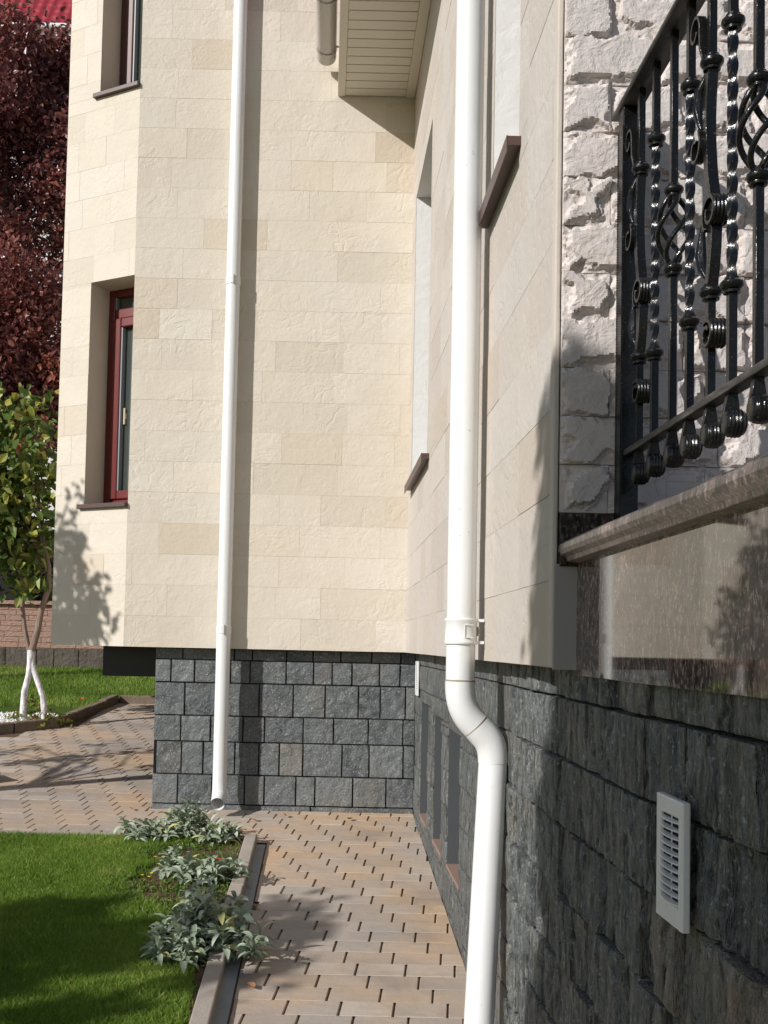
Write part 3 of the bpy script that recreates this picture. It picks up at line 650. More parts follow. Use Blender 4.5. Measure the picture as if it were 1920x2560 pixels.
def b_scroll(y):
    mb = MB(); E = EYE; straight(mb, y, ZL, E+.665); straight(mb, y, E+1.10, ZH); collar(mb, (XR, y, E+.667), 1.05); collar(mb, (XR, y, E+1.102), 1.05)
    # S shaped stem in the plane of the railing
    zz = np.linspace(E+1.095, E+.67, 24); f = (zz-(E+.67))/.425
    off = -.018*np.sin(f*2*math.pi)*1.1*np.where(f > .5, .6, 1.0)
    mb.tube([(XR, y-o if True else y, z) for o, z in zip(-off, zz)], .0096, 4, shape=SQ, ref=(1, 0, 0))
    # upper hook and leaf (far side), above and below the collar
    strap(mb, [(XR-.006, y+.006, E+1.10), (XR-.010, y+.018, E+1.14)]+[(XR-.010, y+.046+math.cos(a)*.026*q, E+1.185+math.sin(a)*.030*q) for a, q in zip(np.linspace(math.pi, -.9*math.pi, 22), np.linspace(1, .45, 22))], .008, .0032)
    mb.tube([(XR-.004, y+.008, E+1.09), (XR-.012, y+.030, E+1.06), (XR-.012, y+.040, E+1.03), (XR-.010, y+.034, E+1.00), (XR-.008, y+.022, E+.975)], [.004, .009, .010, .006, .003], 8)
    strap(mb, [(XR-.010, y+.022, E+.985)]+[(XR-.010, y+.042+math.cos(a)*.028*q, E+.955+math.sin(a)*.032*q) for a, q in zip(np.linspace(.75*math.pi, 2.7*math.pi, 24), np.linspace(1, .4, 24))], .008, .0032)
    # lower ribbed scrolls (near side) and pointed leaf (far side)
    ribs = [(.017, .0035)]+[(.017-.034*i/10, .0035+(.0022 if i % 2 else 0)) for i in range(11)]+[(-.017, -.003), (.017, -.003)]
    for (cy, cz, rr, a0) in ((-.030, .805, .034, -.3), (-.020, .580, .027, .3)):
        pts = [(XR, y+cy+math.cos(a)*rr*q, E+cz+math.sin(a)*rr*q) for a, q in zip(np.linspace(a0*math.pi, (a0+2.5)*math.pi, 34), np.linspace(1.0, .42, 34))]
        mb.tube(pts, 1.0, len(ribs), shape=ribs, ref=(1, 0, 0))
    strap(mb, [(XR, y-.006, E+.675), (XR, y-.010, E+.70), (XR, y-.010, E+.74), (XR, y-.010, E+.78)], .010, .005)
    lf = [(XR-.004, y+.006, E+.69), (XR-.006, y+.024, E+.715), (XR-.006, y+.036, E+.745), (XR-.006, y+.028, E+.79), (XR-.004, y+.018, E+.83)]
    mb.tube(lf, [.004, .010, .0115, .006, .0012], 8, ref=(1, 0, 0))
    end(mb, y); return mb
bal = [(1599, 'S'), (1636, 'T'), (1681, 'B'), (1723, 'T'), (1776, 'S'), (1829, 'T'), (1895, 'B')]
ylist = []
for px, k in bal: ylist.append((atX(px, 900, XR).y, k))
yy = ylist[-1][0]
for k in 'TSTBTSTB': yy -= .104; ylist.append((yy, k))
protos = {}
for yb, k in ylist:
    if k not in protos:
        nm = {'T': 'twisted_baluster', 'B': 'basket_baluster', 'S': 'scroll_baluster'}[k]
        o = {'T': b_twist, 'B': b_basket, 'S': b_scroll}[k](yb).build(nm, M['iron'], rail, smooth=(k != 'X')); protos[k] = (o, yb)
        if k != 'T': b_ = o.modifiers.new('bevel', 'BEVEL'); b_.width = .0012; b_.limit_method = 'ANGLE'
    else:
        p, y0 = protos[k]; o = p.copy(); col.objects.link(o); o.parent = rail; o.location.y += yb-y0

# ------------------------------------------------------------------ drainpipes
def shell(mb, pts, r, seg=24, th=.003):
    mb.tube(pts, r, seg, cap=False, ref=(1, 0, 0)); mb.tube(list(reversed(pts)), r-th, seg, cap=False, ref=(1, 0, 0))
E = EYE
np_x, np_y = .470, 3.60
near_pipe = empty('drainpipe', (np_x, np_y, gz(3.6))); tag(near_pipe, 'thick white plastic drainpipe with double elbow, nearest the camera on the side wall', 'drainpipe')
MB().tube([(np_x, np_y, E-.112), (np_x, np_y, E+4.0)], .050, 32, ref=(1, 0, 0)).build('upper_pipe', M['pvc'], near_pipe, smooth=True)
def bez(a, b, c, d, n=14):
    a, b, c, d = map(Vector, (a, b, c, d)); return [a*(1-t)**3+b*3*t*(1-t)**2+c*3*t*t*(1-t)+d*t**3 for t in [i/n for i in range(n+1)]]
xl, yl = .588, 3.60
mid = (np_x+.056, np_y, E-.268)
MB().tube([(np_x, np_y, E-.118)]+bez((np_x, np_y, E-.13), (np_x, np_y, E-.20), (np_x+.022, np_y, E-.235), mid), .0515, 32, ref=(0, 1, 0)).build('elbow', M['pvc'], near_pipe, smooth=True)
MB().tube(bez((mid[0]+.002, np_y, mid[2]-.002), (mid[0]+.034, np_y, mid[2]-.038), (xl, yl, E-.32), (xl, yl, E-.395)), .052, 32, ref=(0, 1, 0)).build('elbow', M['pvc'], near_pipe, smooth=True)
lb = Vector((.523, 3.46, E-1.42))
MB().tube([(xl, yl, E-.388), lb], .0495, 32, ref=(1, 0, 0)).build('lower_pipe', M['pvc'], near_pipe, smooth=True)
d = Vector((1, 0, -1)).normalized()
MB().lathe((np_x, np_y, E-.115), [(.0505, -.003), (.0522, -.002), (.0522, .0015), (.0505, .0025)], seg=32).build('joint_seam', M['seam'], near_pipe)
MB().lathe(mid, [(.0515, -.002), (.0526, -.001), (.0526, .001), (.0515, .002)], axis=(.72, 0, -.69), seg=32).build('joint_seam', M['seam'], near_pipe)
cl = MB().lathe((np_x, np_y, E+.055), [(.0505, -.045), (.0555, -.045), (.0575, -.040), (.0575, -.036), (.0555, -.033), (.0555, .033), (.0575, .036), (.0575, .041), (.0555, .044), (.0505, .044)], seg=40)
cl.box(np_x+.040, np_x+.078, np_y-.02, np_y+.012, E+.012, E+.022).box(np_x+.040, np_x+.078, np_y-.02, np_y+.012, E+.088, E+.098)
cl.fbox((np_x, np_y-.057, E+.055), (1, 0, 0), (0, 0, 1), (0, -1, 0), .006, .034, -.0225, -.020, -.004, .0015).fbox((np_x, np_y-.057, E+.055), (1, 0, 0), (0, 0, 1), (0, -1, 0), .006, .034, .020, .0225, -.004, .0015).fbox((np_x, np_y-.057, E+.055), (1, 0, 0), (0, 0, 1), (0, -1, 0), .0045, .0065, -.0225, .0225, -.004, .0015)
c_ = cl.build('clamp', M['pvc'], near_pipe, smooth=True)
MB().lathe((np_x+.057, np_y-.02, E+.055), [(.006, -.016), (.007, -.012), (.004, 0), (.007, .012), (.006, .016)], seg=10).build('clamp_bolt', M['seam'], c_)
# far pipe
pt0 = at(602, 0, 7.062); pt1 = at(556, 1700, 7.062); fx = pt1.x; fy = 7.062
far_pipe = empty('drainpipe', (fx, fy, 0)); tag(far_pipe, 'slim white drainpipe on the cream bay wall, open shoe above the paving', 'drainpipe')
dx = (pt0.x-pt1.x)/(pt0.z-pt1.z)
fpx = lambda z: fx+dx*(z-pt1.z)
MB().tube([(fpx(E+.07), fy, E+.07), (fpx(E+2.46), fy, E+2.46)], .0475, 28, ref=(1, 0, 0)).tube([(fpx(E+2.462), fy, E+2.462), (fpx(E+5.2), fy, E+5.2)], .0475, 28, ref=(1, 0, 0)).build('upper_pipe', M['pvc'], far_pipe, smooth=True)
mb = MB(); pts = [(fpx(E+.069), fy, E+.069), (fpx(.5), fy, .5), (fpx(.22), fy, .22), (fpx(.15), fy-.006, .15), (fpx(.115), fy-.026, .118), (fpx(.09), fy-.062, .092), (fpx(.08), fy-.105, .075)]
shell(mb, pts, .0485); mb.build('lower_pipe', M['pvc'], far_pipe, smooth=True)
rz = []
for z in (E+.10, E+2.50):
    c = MB().lathe((fpx(z), fy, z-.022), [(.048, -.022), (.0515, -.021), (.0515, .03), (.048, .031)], seg=28).box(fpx(z)-.012, fpx(z)+.012, fy, FB+.002, z-.01, z+.006).build('clamp', M['pvc'], far_pipe, smooth=True)
    MB().fbox((fpx(z)+.008, fy-.051, z-.02), (1, 0, 0), (0, 0, 1), (0, -1, 0), -.002, .002, -.03, .036, -.002, .006).build('clamp_key', M['seam'], c)

# ------------------------------------------------------------------ vent grilles
def vent(y0, y1, z0, z1, X, label):
    v = empty('vent_grille', (X, (y0+y1)/2, z0)); tag(v, label, 'vent grille', 'white vent grilles on the slate plinth')
    mb = MB(); bw = .022
    mb.box(X-.014, X, y0, y0+bw, z0, z1).box(X-.014, X, y1-bw, y1, z0, z1).box(X-.014, X, y0+bw, y1-bw, z0, z0+.035).box(X-.014, X, y0+bw, y1-bw, z1-.03, z1)
    mb.build('frame', M['pvc'], v, bevel=.003)
    sl = MB(); z = z0+.038
    while z < z1-.034:
        ym = (y0+y1)/2; hw_ = (y1-y0)/2-bw+.001; bul = lambda q: .0135+.006*(1-(q/hw_)**2)
        for i in range(8):
            qa, qb = -hw_+hw_*2*i/8, -hw_+hw_*2*(i+1)/8
            vs = [(X-x, ym+q, z+dz) for q in (qa, qb) for x, dz in ((bul(q), -.001), (bul(q), .0012), (.0085, .0032), (.0085, .0012))]
            sl.add(vs, [(0, 1, 5, 4), (1, 2, 6, 5), (2, 3, 7, 6), (3, 0, 4, 7)])
        z += .0135
    sl.build('slats', M['pvc'], v)
    MB().box(X-.0080, X-.0005, y0+bw+.0005, y1-bw-.0005, z0+.035, z1-.03).build('duct_backing', M['room'], v)
    MB().box(X-.0095, X-.0082, (y0+y1)/2-.002, (y0+y1)/2+.002, z0+.035, z1-.03).build('rib', M['pvc'], v)
a = atX(1658, 1980, .600); b = atX(1722, 2000, .600); c = atX(1648, 2278, .600)
vent(b.y, a.y+.006, c.z, a.z, .604, 'white plastic vent grille on shaded slate at right, beside the drainpipe')
vent(6.82, 6.96, EYE-.325, EYE-.10, .622, 'small white vent grille edge-on near the inner corner, under the cream wall')

# ------------------------------------------------------------------ foliage
def leaf_mesh(name, C, D, Nn, L, Wd, mat, parent, tint, curl=.15):
    """leaf = 6 vertex folded blade"""
    C = np.asarray(C); D = D/np.linalg.norm(D, axis=1, keepdims=True); Sd = np.cross(D, Nn); Sd /= np.linalg.norm(Sd, axis=1, keepdims=True)+1e-9; N2 = np.cross(Sd, D)
    L = L[:, None]; Wd = Wd[:, None]
    P = [C, C+D*L*.32+Sd*Wd*.5+N2*Wd*.18, C+D*L*.7+Sd*Wd*.36+N2*Wd*.12-N2*L*curl*.5, C+D*L-N2*L*curl, C+D*L*.7-Sd*Wd*.36+N2*Wd*.12-N2*L*curl*.5, C+D*L*.32-Sd*Wd*.5+N2*Wd*.18]
    P = np.stack(P, 1).reshape(-1, 3); b = np.arange(len(C))*6
    Fc = np.concatenate([np.stack([b, b+1, b+2, b+3], -1), np.stack([b, b+3, b+4, b+5], -1)])
    return npmesh(name, P, Fc, mat, parent, np.repeat(tint, 6))
def rdir(n): d = rng.normal(size=(n, 3)); return d/np.linalg.norm(d, axis=1, keepdims=True)
def clump_points(cl, n, fill=.55):
    """cl: list (x,y,z,r); points on shell-ish volume with many sub-sprays"""
    cl = np.array(cl); wts = cl[:, 3]**2; wts /= wts.sum(); k = rng.choice(len(cl), n, p=wts)
    d = rdir(n); r = cl[k, 3]*(fill+(1-fill)*rng.random(n)); return cl[k, :3]+d*r[:, None]*np.array([1, 1, .85]), d
def crown(name, clumps, n, L, Wd, mat, parent, sub=14, spray=.16, tfun=None, droop=.3):
    ns = max(1, n//sub); cs, dd = clump_points(clumps, ns)
    C = np.repeat(cs, sub, 0)+rng.normal(size=(ns*sub, 3))*spray; D = rdir(ns*sub)+np.array([0, 0, -droop]); Nn = rdir(ns*sub)+np.array([-.5, -.4, .9])
    t = tfun(C) if tfun else rng.random(len(C)); l = L*(.6+.6*rng.random(len(C)))
    return leaf_mesh(name, C, D, Nn, l, l*Wd, mat, parent, np.clip(t, 0, 1))
def branches(mb, start, clumps, r0=.02):
    for c in clumps:
        a = Vector(start); b = Vector(c[:3]); m_ = (a+b)/2+Vector((random.uniform(-.1, .1), random.uniform(-.1, .1), .12*(b-a).length))
        mb.tube([a, a.lerp(m_, .5)+Vector((0, 0, .02)), m_, m_.lerp(b, .5), b], [r0, r0*.85, r0*.65, r0*.45, r0*.2], 7)

# purple leaved tree
T1 = empty('purple_leaf_tree', (-4.6, 14.0, gz(14.))); tag(T1, 'tall tree with dark purple and rust red leaves, left of the house', 'tree')
cl = []
for i in range(120):
    z = random.uniform(3.3, 9.25); rad = 1.75*math.sin(math.pi*min(1, max(.12, (z-2.1)/8.4)))**.6
    a = random.random()*6.283; q = random.random()**.5*rad; cl.append((-4.55+math.cos(a)*q, 14.0+math.sin(a)*q*.8, z, random.uniform(.26, .46)))
for z in (8.9, 9.1, 9.3): cl.append((-4.2+random.uniform(-.5, .4), 13.9, z, .22))
def tp(C): 
    t = rng.random(len(C))*.62+(fbm(C[:, 0]*1.2+9, C[:, 2]*1.2, 3)-.3)*.55
    low = sstep(-C[:, 2], -5.2, -4.3); return t+low*.33*(fbm(C[:, 0]*2+3, C[:, 2]*2, 3) > .42)
crown('crown', cl, 80000, .088, .62, M['purple'], T1, 16, .13, tp, .1)
mb = MB(); mb.tube([(-4.6, 14, gz(14.)-.05), (-4.62, 14, 2.3), (-4.55, 14, 4.5), (-4.5, 14, 8.6)], [.11, .09, .06, .015], 10); branches(mb, (-4.58, 14, 3.0), cl[:26], .03); mb.build('trunk', M['bark'], T1, smooth=True)
# small green tree with whitewashed trunk
def small_tree(name, base, label, n, sc=1.0, hi=False):
    bx, by, bz = base; T = empty(name, base); tag(T, label, 'tree')
    cl = []
    for (x, y_, z, r) in [(-.25, 0, 1.85, .34), (-.62, -.1, 2.05, .36), (.1, .1, 2.15, .26), (-.35, .2, 2.45, .32), (-.85, 0, 2.5, .34), (-.05, -.1, 2.65, .26), (-.6, .1, 2.85, .30), (-.3, -.1, 3.05, .22), (-1.1, 0, 2.15, .34), (-1.3, .1, 2.7, .3), (-1.0, -.2, 1.75, .28), (.02, 0, 1.45, .16), (-.1, .05, 3.2, .12), (-.75, 0, 3.15, .2)]:
        cl.append((bx+x*sc, by+y_*sc, bz+z*sc, r*sc))
    crown('crown', cl, n, .115*sc, .66, M['green'], T, 9, .12*sc, lambda C: rng.random(len(C))**.85*.93+(rng.random(len(C)) < .03)*.3, .55)
    mb = MB(); P_ = lambda *p: (bx+p[0]*sc, by+p[1]*sc, bz+p[2]*sc)
    mb.tube([P_(.02, 0, .75), P_(.07, 0, .95), P_(.10, 0, 1.15), P_(.17, 0, 1.40), P_(.16, 0, 1.60), P_(.10, 0, 1.85)], [.038*sc, .034*sc, .031*sc, .029*sc, .025*sc, .018*sc], 10)
    mb.tube([P_(-.01, 0, .76), P_(-.06, 0, .98), P_(-.09, 0, 1.18), P_(-.08, 0, 1.38), P_(-.2, 0, 1.7), P_(-.35, 0, 2.1)], [.024*sc, .023*sc, .022*sc, .021*sc, .016*sc, .01*sc], 9)
    branches(mb, P_(.12, 0, 1.6), cl, .013*sc)
    mb.tube([P_(-.3, 0, 2.6), P_(-.1, 0, 3.0), P_(.05, 0, 3.28)], [.012*sc, .009*sc, .003], 6)
    mb.build('trunk', M['bark'], T, smooth=True)
    mb = MB(); mb.tube([P_(-.03, 0, -.03), P_(-.045, 0, .15), P_(-.04, 0, .34), P_(-.005, 0, .5), P_(.01, 0, .62), P_(.012, 0, .755)], [.044*sc, .036*sc, .031*sc, .030*sc, .034*sc, .040*sc], 10)
    mb.tube([P_(.155, 0, -.03), P_(.165, 0, .14), P_(.145, 0, .30), P_(.09, 0, .44), P_(.045, 0, .56), P_(.02, 0, .70)], [.036*sc, .032*sc, .030*sc, .029*sc, .028*sc, .026*sc], 10)
    mb.build('whitewashed_base', M['whitewash'], T, smooth=True)
    return T
b0 = at(118, 1790, 10.95)
TB = (b0.x-.05, 10.4, gz(10.4)+.02)
small_tree('small_tree', TB, 'small broad leaved green tree with forked trunk whitewashed at the foot', 5200)
# shrub at its foot
sb = empty('shrub', (TB[0]+.1, 10.3, TB[2])); tag(sb, 'low yellowing shrub growing at the foot of the whitewashed trunk', 'shrub')
crown('foliage', [(TB[0]+.03, 10.42, TB[2]+.05, .11), (TB[0]+.2, 10.42, TB[2]+.05, .11), (TB[0]-.1, 10.45, TB[2]+.05, .09), (TB[0]+.07, 10.45, TB[2]+.2, .06), (TB[0]+.32, 10.45, TB[2]+.02, .06), (TB[0]+.07, 10.5, TB[2]+.3, .04)], 480, .055, .5, M['shrub'], sb, 7, .035, None, -.2)
# pebble bed
n = 5200; a = rng.random(n)*6.283; q = np.sqrt(rng.random(n)); ex = TB[0]-.2+np.cos(a)*q*.9; ey = 10.30+np.sin(a)*q*.55
ok = (ex < -2.72) & (ey > 9.93) & (ey > 9.78+(ex+3.35)*.918+.12); ex, ey = ex[ok], ey[ok]; n = len(ex)
oct_ = np.array([(1, 0, 0), (0, 1, 0), (-1, 0, 0), (0, -1, 0), (0, 0, 1), (0, 0, -1)], float); s = .012+.014*rng.random(n)
P = np.stack([ex, ey, gz(ey)+.055+.02*rng.random(n)], -1)[:, None, :]+oct_[None]*s[:, None, None]*(.7+.6*rng.random((n, 6, 1)))
fo = np.array([(0, 1, 4), (1, 2, 4), (2, 3, 4), (3, 0, 4), (1, 0, 5), (2, 1, 5), (3, 2, 5), (0, 3, 5)])
tag(npmesh('gravel', P.reshape(-1, 3), (fo[None]+np.arange(n)[:, None, None]*6).reshape(-1, 3), M['pebble'], None, np.repeat(rng.random(n), 6)), 'white pebble mulch around the foot of the small tree', 'gravel', kind='stuff')
# garden wall
gw = empty('garden_wall', (-4, 15.5, gz(15.5))); tag(gw, 'low pinkish stone garden wall with rough grey base at the lawn edge', 'wall')
g0 = float(gz(15.5))
panel('stone_base', (0, 15.5, 0), (1, 0, 0), (0, 0, 1), (0, -1, 0), rows(-12, 1, [g0-.1, g0+.34], .25, .5), M['garden_stone'], gw, hslate, .04, (.003, .003), .006, .012)
panel('brick_facing', (0, 15.52, 0), (1, 0, 0), (0, 0, 1), (0, -1, 0), rows(-12, 1, zrows(g0+.34, g0+.98, .08), .3, .5), M['sandbrick'], gw, None, .2, (.002, .003), .004, .006)
MB().box(-12, 1, 15.53, 15.8, g0-.2, g0+.98).box(-12, 1, 15.46, 15.85, g0+.985, g0+1.04).build('wall_core', M['sandbrick'], gw)
# hedge behind the wall
hg = empty('hedge', (-5, 16.6, g0)); tag(hg, 'dark evergreen hedge rising behind the garden wall', 'hedge')
cl = [(x+random.uniform(-.2, .2), 16.7+random.uniform(-.3, .3), z, .5) for x in np.arange(-9, 0, .5) for z in (1.3, 1.9, 2.5)]
crown('foliage', cl, 9000, .12, .6, M['hedge'], hg, 10, .16)
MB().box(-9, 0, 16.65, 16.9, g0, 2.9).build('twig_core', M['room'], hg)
# neighbour house
nb_ = empty('neighbour_house', (-10, 27, 0)); tag(nb_, 'white rendered house with red tiled roof behind the purple tree', 'house')
e1 = at(0, 62, 24); e2 = at(186, 66, 24); ze = e1.z
MB().box(-22, -5.9, 24.9, 32, 0, ze-.25).build('wall', M['white_wall'], nb_)
for x in (-12.5, -10.2, -7.6): MB().box(x, x+1.1, 24.88, 24.91, ze-3.1, ze-1.2).build('window', M['glass'], nb_)
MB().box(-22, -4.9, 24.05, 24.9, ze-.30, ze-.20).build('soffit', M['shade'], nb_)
gtm = MB(); gtm.tube([(-22, 23.98, ze-.03), (-5.0, 23.98, ze-.03)], .085, 10).box(-22, -5.05, 24.03, 24.06, ze-.22, ze+.04).build('gutter', M['roofwhite'], nb_, smooth=True)
# roof: pressed metal tiles, rises away from the camera, hip at the right
hipx = -5.05; xs_ = np.arange(-22, hipx+.01, .03); dn = np.arange(0, 6.01, .0583)
uu, vv = np.meshgrid(xs_, dn, indexing='ij'); step = (vv % .35)/.35
hh = .022*(.5+.5*np.cos(uu*2*math.pi/.24))+.035*(1-step)
XX = uu-0*vv; P = np.stack([XX, 24.0+vv*.6-hh*.8, ze+.02+vv*.8+hh*.6], -1)
ok = (XX < hipx-vv*1.2)
idx = np.arange(uu.size).reshape(uu.shape); q = np.stack([idx[:-1, :-1], idx[1:, :-1], idx[1:, 1:], idx[:-1, 1:]], -1)
okq = ok[:-1, :-1] & ok[1:, :-1] & ok[1:, 1:] & ok[:-1, 1:]
npmesh('roof', P.reshape(-1, 3), q[okq], M['roof'], nb_)
MB().tube([(hipx, 24.0, ze+.04), (hipx-7.2, 27.6, ze+4.85)], .07, 8).build('hip_cap', M['roof'], nb_, smooth=True)

# ------------------------------------------------------------------ lamb's ear plants
def lambs_ear(p, n, spread, hgt, label, Lf=.085):
    x0, y0, z0 = p; o = empty('lambs_ear', p); tag(o, label, 'plant', "silver leaved plants along the kerb")
    C, Fq, T = [], [], []; vb = 0
    nst = max(6, n//4)
    for s_ in range(nst):
        a = random.random()*6.283; q = spread*math.sqrt(random.random()); sx, sy = x0+math.cos(a)*q, y0+math.sin(a)*q; sh_ = hgt*random.uniform(.1, 1.25)*(1-.4*q/spread)
        sx2, sy2 = sx+math.cos(a)*.02, sy+math.sin(a)*.02
        for k in range(random.randint(8, 12)):
            f = k/10; aa = k*2.4+random.uniform(-.3, .3); L = Lf*random.uniform(.65, 1.2); W_ = L*random.uniform(.25, .36)
            el = random.uniform(.2, 1.45)*(0.5+f*.7); zb = z0+sh_*min(1, f+.2); di = Vector((math.cos(aa), math.sin(aa), 0)); sd = Vector((-di.y, di.x, 0)); pos = Vector((sx2, sy2, zb)); t = random.random()*.9
            if random.random() < .06: t = 1.0
            nseg = 6; tt = random.uniform(-.5, .5)
            for i in range(nseg+1):
                g = i/nseg; ww = W_*.5*(math.sin(math.pi*min(.98, g*.93+.05))**.75)
                sdr = (sd*math.cos(tt)+Vector((0, 0, 1))*math.sin(tt))
                C += [pos+sdr*ww+Vector((0, 0, ww*.45)), pos, pos-sdr*ww+Vector((0, 0, ww*.45))]; T += [t]*3
                if i < nseg:
                    b = vb+i*3; Fq += [(b, b+1, b+4, b+3), (b+1, b+2, b+5, b+4)]
                pos = pos+(di*math.cos(el)+Vector((0, 0, 1))*math.sin(el))*(L/nseg); el -= .24
            vb += (nseg+1)*3
    C = np.array([tuple(c) for c in C]); C[:, 2] = np.maximum(C[:, 2], gz(C[:, 1])+.006)
    npmesh('foliage', C, Fq, M['silver'], o, T, True)
    mb = MB()
    for s_ in range(4):
        a = random.random()*6.28; mb.tube([(x0, y0, z0-.01), (x0+math.cos(a)*spread*.4, y0+math.sin(a)*spread*.4, z0+hgt*.3)], [.005, .003], 6)
    mb.build('stem', M['silver'], o, smooth=True)
PL = [((352, 2098), 50, .11, .09, 'silver leaved plant at the lawn corner, leftmost by the drainpipe foot'),
      ((425, 2092), 70, .11, .14, 'silver leaved plant left of the drainpipe shoe, below the paved corner'),
      ((470, 2080), 60, .10, .15, 'tall silver leaved plant directly below the slim drainpipe shoe'),
      ((535, 2098), 60, .11, .09, 'silver leaved plant spreading beside the end of the kerb'),
      ((448, 2190), 50, .09, .11, 'silver leaved plant in bare soil among yellow flowers'),
      ((500, 2205), 50, .09, .10, 'silver leaved plant in the middle of the flower bed'),
      ((560, 2195), 34, .07, .11, 'silver leaved plant with upright leaf touching the kerb'),
      ((530, 2290), 60, .11, .14, 'silver leaved plant at the back of the big kerbside clump'),
      ((480, 2335), 60, .11, .10, 'silver leaved plant on the lawn side of the big clump'),
      ((430, 2395), 80, .11, .12, 'silver leaved plant nearest the camera, spilling onto the lawn'),
      ((540, 2350), 80, .11, .15, 'bushy silver leaved plant at the centre of the big kerbside clump'),
      ((600, 2385), 70, .09, .12, 'silver leaved plant flopping over the kerb onto the path')]
for (px, py), n, sp, hg_, lb_ in PL:
    g = ground(px, py, .04); lambs_ear((g.x, g.y, g.z), n, sp, hg_, lb_)
# low weeds and yellow flowers in the bed
n = 2600; wy = 4.9+1.4*rng.random(n); wx = -.47-rng.random(n)*(soil_w(wy)+.12); ok = vnoise(wx*8+3, wy*8) > .42; wx, wy = wx[ok], wy[ok]; n = len(wx)
D = rdir(n); D[:, 2] = np.abs(D[:, 2])*.6+.1; Nn = np.tile([0, 0, 1.], (n, 1))+rdir(n)*.4
tag(leaf_mesh('ground_cover', np.stack([wx, wy, gz(wy)+.034+.02*rng.random(n)], -1), D, Nn, .014+.018*rng.random(n), .010+.008*rng.random(n), M['weed'], None, rng.random(n)), 'low green weeds creeping over the bare soil of the bed', 'weeds', kind='stuff')
FLL = ['tiny yellow flower behind the middle silver plants, left of a pair', 'tiny yellow flower behind the middle silver plants, right of a pair', 'lowest tiny yellow flower at the lawn edge of the bed', 'tiny yellow flower just right of the lowest one at the lawn edge', 'tiny yellow flower nearest the silver plants below the drainpipe', 'tiny yellow flower in front of the upright silver leaf by the kerb', 'tiny yellow flower just above the big kerbside silver clump', 'tiny yellow flower beside the lowest pair at the lawn edge', 'tiny yellow flower against the middle silver plant, on its left', 'tiny yellow flower halfway between the two flower pairs']
for i, (px, py) in enumerate([(388, 2142), (407, 2142), (355, 2188), (378, 2183), (455, 2137), (505, 2240), (512, 2232), (372, 2192), (420, 2166), (398, 2160)]):
    g = ground(px, py, .065); mb = MB()
    for k in range(5):
        a = k*1.257+i; d_ = Vector((math.cos(a), math.sin(a), .25)); s_ = Vector((-d_.y, d_.x, 0)); mb.add([g, g+d_*.006+s_*.0045, g+d_*.012, g+d_*.006-s_*.0045], [(0, 1, 2, 3)])
    o = mb.build('yellow_flower', M['petal'], None, fix=False); tag(o, FLL[i], 'flower', 'tiny yellow flowers in the bed')
# fallen leaves
def fallen(px, py, up, sz, mat, label, wall=False):
    g = ground(px, py, up); a = random.random()*6.28; d_ = Vector((math.cos(a), math.sin(a), 0)); s_ = Vector((-d_.y, d_.x, 0)); Z = Vector((0, 0, 1)); mb = MB(); vs = []
    for i in range(7):
        f = i/6; wd = sz*.33*math.sin(math.pi*min(.97, f*.9+.08)); c = g+d_*(f-.5)*sz+Z*(.006+.02*sz/.05*(f-.5)**2); vs += [c+s_*wd+Z*wd*.6, c, c-s_*wd+Z*wd*.8]
    mb.add(vs, [(i*3, i*3+1, i*3+4, i*3+3) for i in range(6)]+[(i*3+1, i*3+2, i*3+5, i*3+4) for i in range(6)])
    o = mb.build('fallen_leaf', mat, None, smooth=True, fix=False); tag(o, label, 'leaf', 'dry fallen leaves')
for a in [((715, 2042), .005, .055, 'dryleaf', 'curled dry brown leaf on the paving below the slate wall'), ((635, 2052), .005, .05, 'dryleaf', 'flat brown leaf on the paving right of the drainpipe shoe'),
          ((875, 2050), .005, .05, 'dryleaf', 'pale dry leaf on the paving near the inner corner'), ((1048, 2088), .005, .04, 'dryleaf', 'reddish dry leaf against the side wall foot'),
          ((545, 2155), .06, .06, 'orangeleaf', 'bright orange fallen leaf lying in the flower bed'), ((202, 1750), .09, .09, 'orangeleaf', 'orange fallen leaf on the far lawn'),
          ((626, 2470), .005, .06, 'dryleaf', 'narrow brown leaf lying on the gutter edge near the camera'), ((640, 2270), .005, .05, 'dryleaf', 'brown leaf beside the kerb at the clump of silver plants'),
          ((330, 2025), .005, .05, 'dryleaf', 'small dry leaf on the paving left of the slate corner'), ((83, 1800), .12, .06, 'dryleaf', 'brown leaf lying on the white pebbles'), ((597, 2085), .06, .06, 'dryleaf', 'crumpled brown leaf beside the kerb end')]:
    fallen(a[0][0], a[0][1], a[1], a[2], M[a[3]], a[4])

# ------------------------------------------------------------------ trees outside the frame that shade the scene
def shade_tree(name, label, clumps, n, L, trunk):
    T = empty(name, trunk[0]); tag(T, label, 'tree')
    crown('crown', clumps, n, L, .6, M['green'], T, 12, .06)
    mb = MB(); mb.tube(trunk, [.12, .10, .08, .04], 10); branches(mb, trunk[2], clumps, .02); mb.build('trunk', M['bark'], T, smooth=True)
def back(x, y, z, t): 
    k = Vector((1.3, 1.0, -.88)); return (x-k.x*t, y-k.y*t, z-k.z*t)
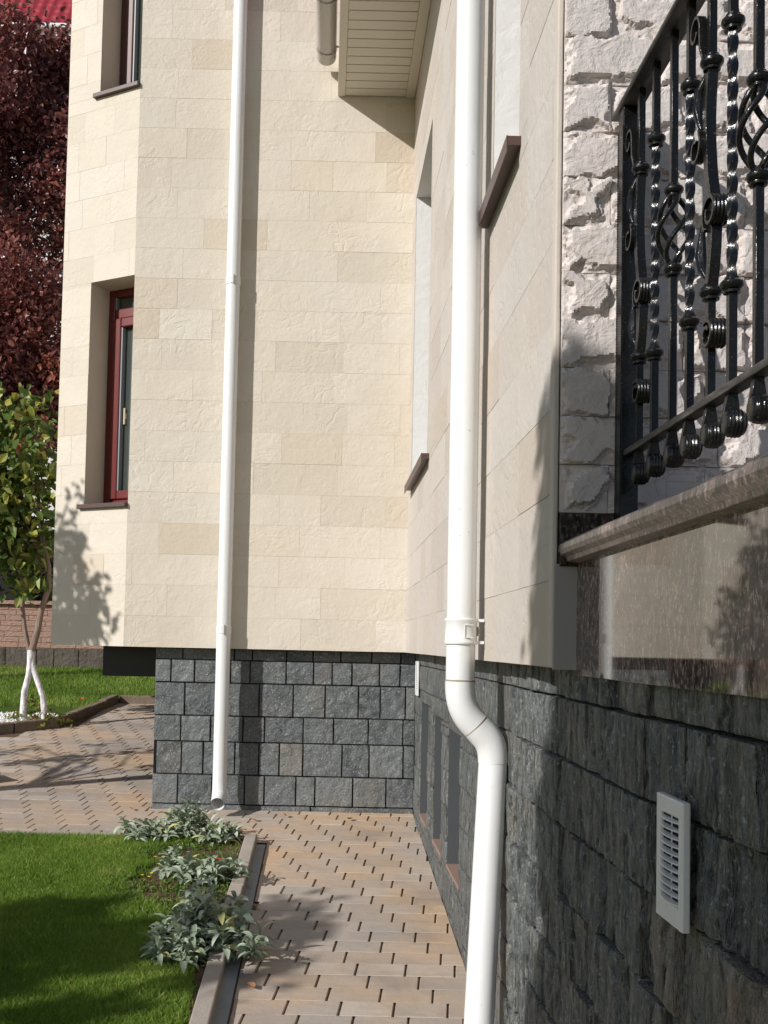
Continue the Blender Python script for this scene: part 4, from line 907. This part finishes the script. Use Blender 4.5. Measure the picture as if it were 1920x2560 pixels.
# A: shades the near plinth, the house corner and the foot of the rock wall
tg = []
for (x, y, zr, r) in [(.60, 2.5, .52, .10), (.62, 2.5, .22, .16), (.85, 2.5, .26, .12), (1.05, 2.5, .2, .10), (.62, 2.5, .0, .16), (.58, 2.5, .1, .12), (.59, 2.5, .0, .12), (.58, 2.5, .18, .10), (.58, 2.5, .35, .10), (.57, 2.56, -.05, .12), (.6, 2.6, -.3, .2), (.635, 2.3, -.25, .24), (.635, 2.0, -.15, .24), (.635, 1.7, -.1, .24), (.635, 1.4, -.1, .24), (.635, 2.5, -.65, .22), (.635, 2.2, -.7, .24), (.635, 1.85, -.6, .26), (.635, 2.75, -.55, .15), (.635, 2.6, -1.0, .2), (.635, 2.95, -1.05, .12), (.635, 1.5, -.5, .24), (.56, 2.5, .66, .05)]:
    tg.append((*back(x, y, EYE+zr, 3.0), r))
shade_tree('shade_tree', 'leafy green tree out of frame behind the viewer', tg, 12500, .10, [(-3.2, -1.2, gz(0.)), (-3.2, -1.2, 1.2), (-3.1, -.9, 2.6), (-3.2, -.6, 4.2)])
# B: shades the lower lawn
tg = []
for (px, py, r) in [(60, 2310, .09), (210, 2300, .09), (120, 2350, .11), (270, 2370, .11), (60, 2400, .09), (390, 2400, .09), (690, 2330, .07), (730, 2270, .05), (0, 2490, .10), (620, 2440, .05), (250, 2560, .08)]:
    g = ground(px, py); tg.append((*back(g.x, g.y, g.z, 3.6), r))
shade_tree('shade_tree', 'leafy green tree out of frame beside the lawn', tg, 1800, .11, [(-6.4, .9, gz(.9)), (-6.4, .9, 1.2), (-6.2, 1.0, 2.3), (-6.1, 1.2, 3.4)])
# C: casts the leafy shadow on the bay facet and the left paving
tg = []
for (px, py, r) in [(150, 1560, .16), (230, 1570, .15), (290, 1575, .10), (165, 1450, .15), (230, 1480, .11), (150, 1330, .11), (185, 1380, .08), (170, 1230, .06), (290, 1480, .04), (150, 1250, .06), (215, 1400, .05), (130, 1600, .16)]:
    p = at(px, py, 7.35); tg.append((*back(p.x, p.y, p.z, 2.0), r))
for (px, py, r) in [(60, 1905, .10), (200, 1890, .09), (330, 1880, .08), (350, 1920, .07), (250, 1860, .05), (20, 1880, .08), (100, 1870, .05)]:
    g = ground(px, py); tg.append((*back(g.x, g.y, g.z, 2.3), r))
shade_tree('shade_tree', 'leafy green tree out of frame at the left of the bay', tg, 1150, .085, [(-4.9, 6.0, gz(6.)), (-4.9, 6.0, .9), (-4.8, 5.8, 1.8), (-4.6, 5.6, 2.6)])
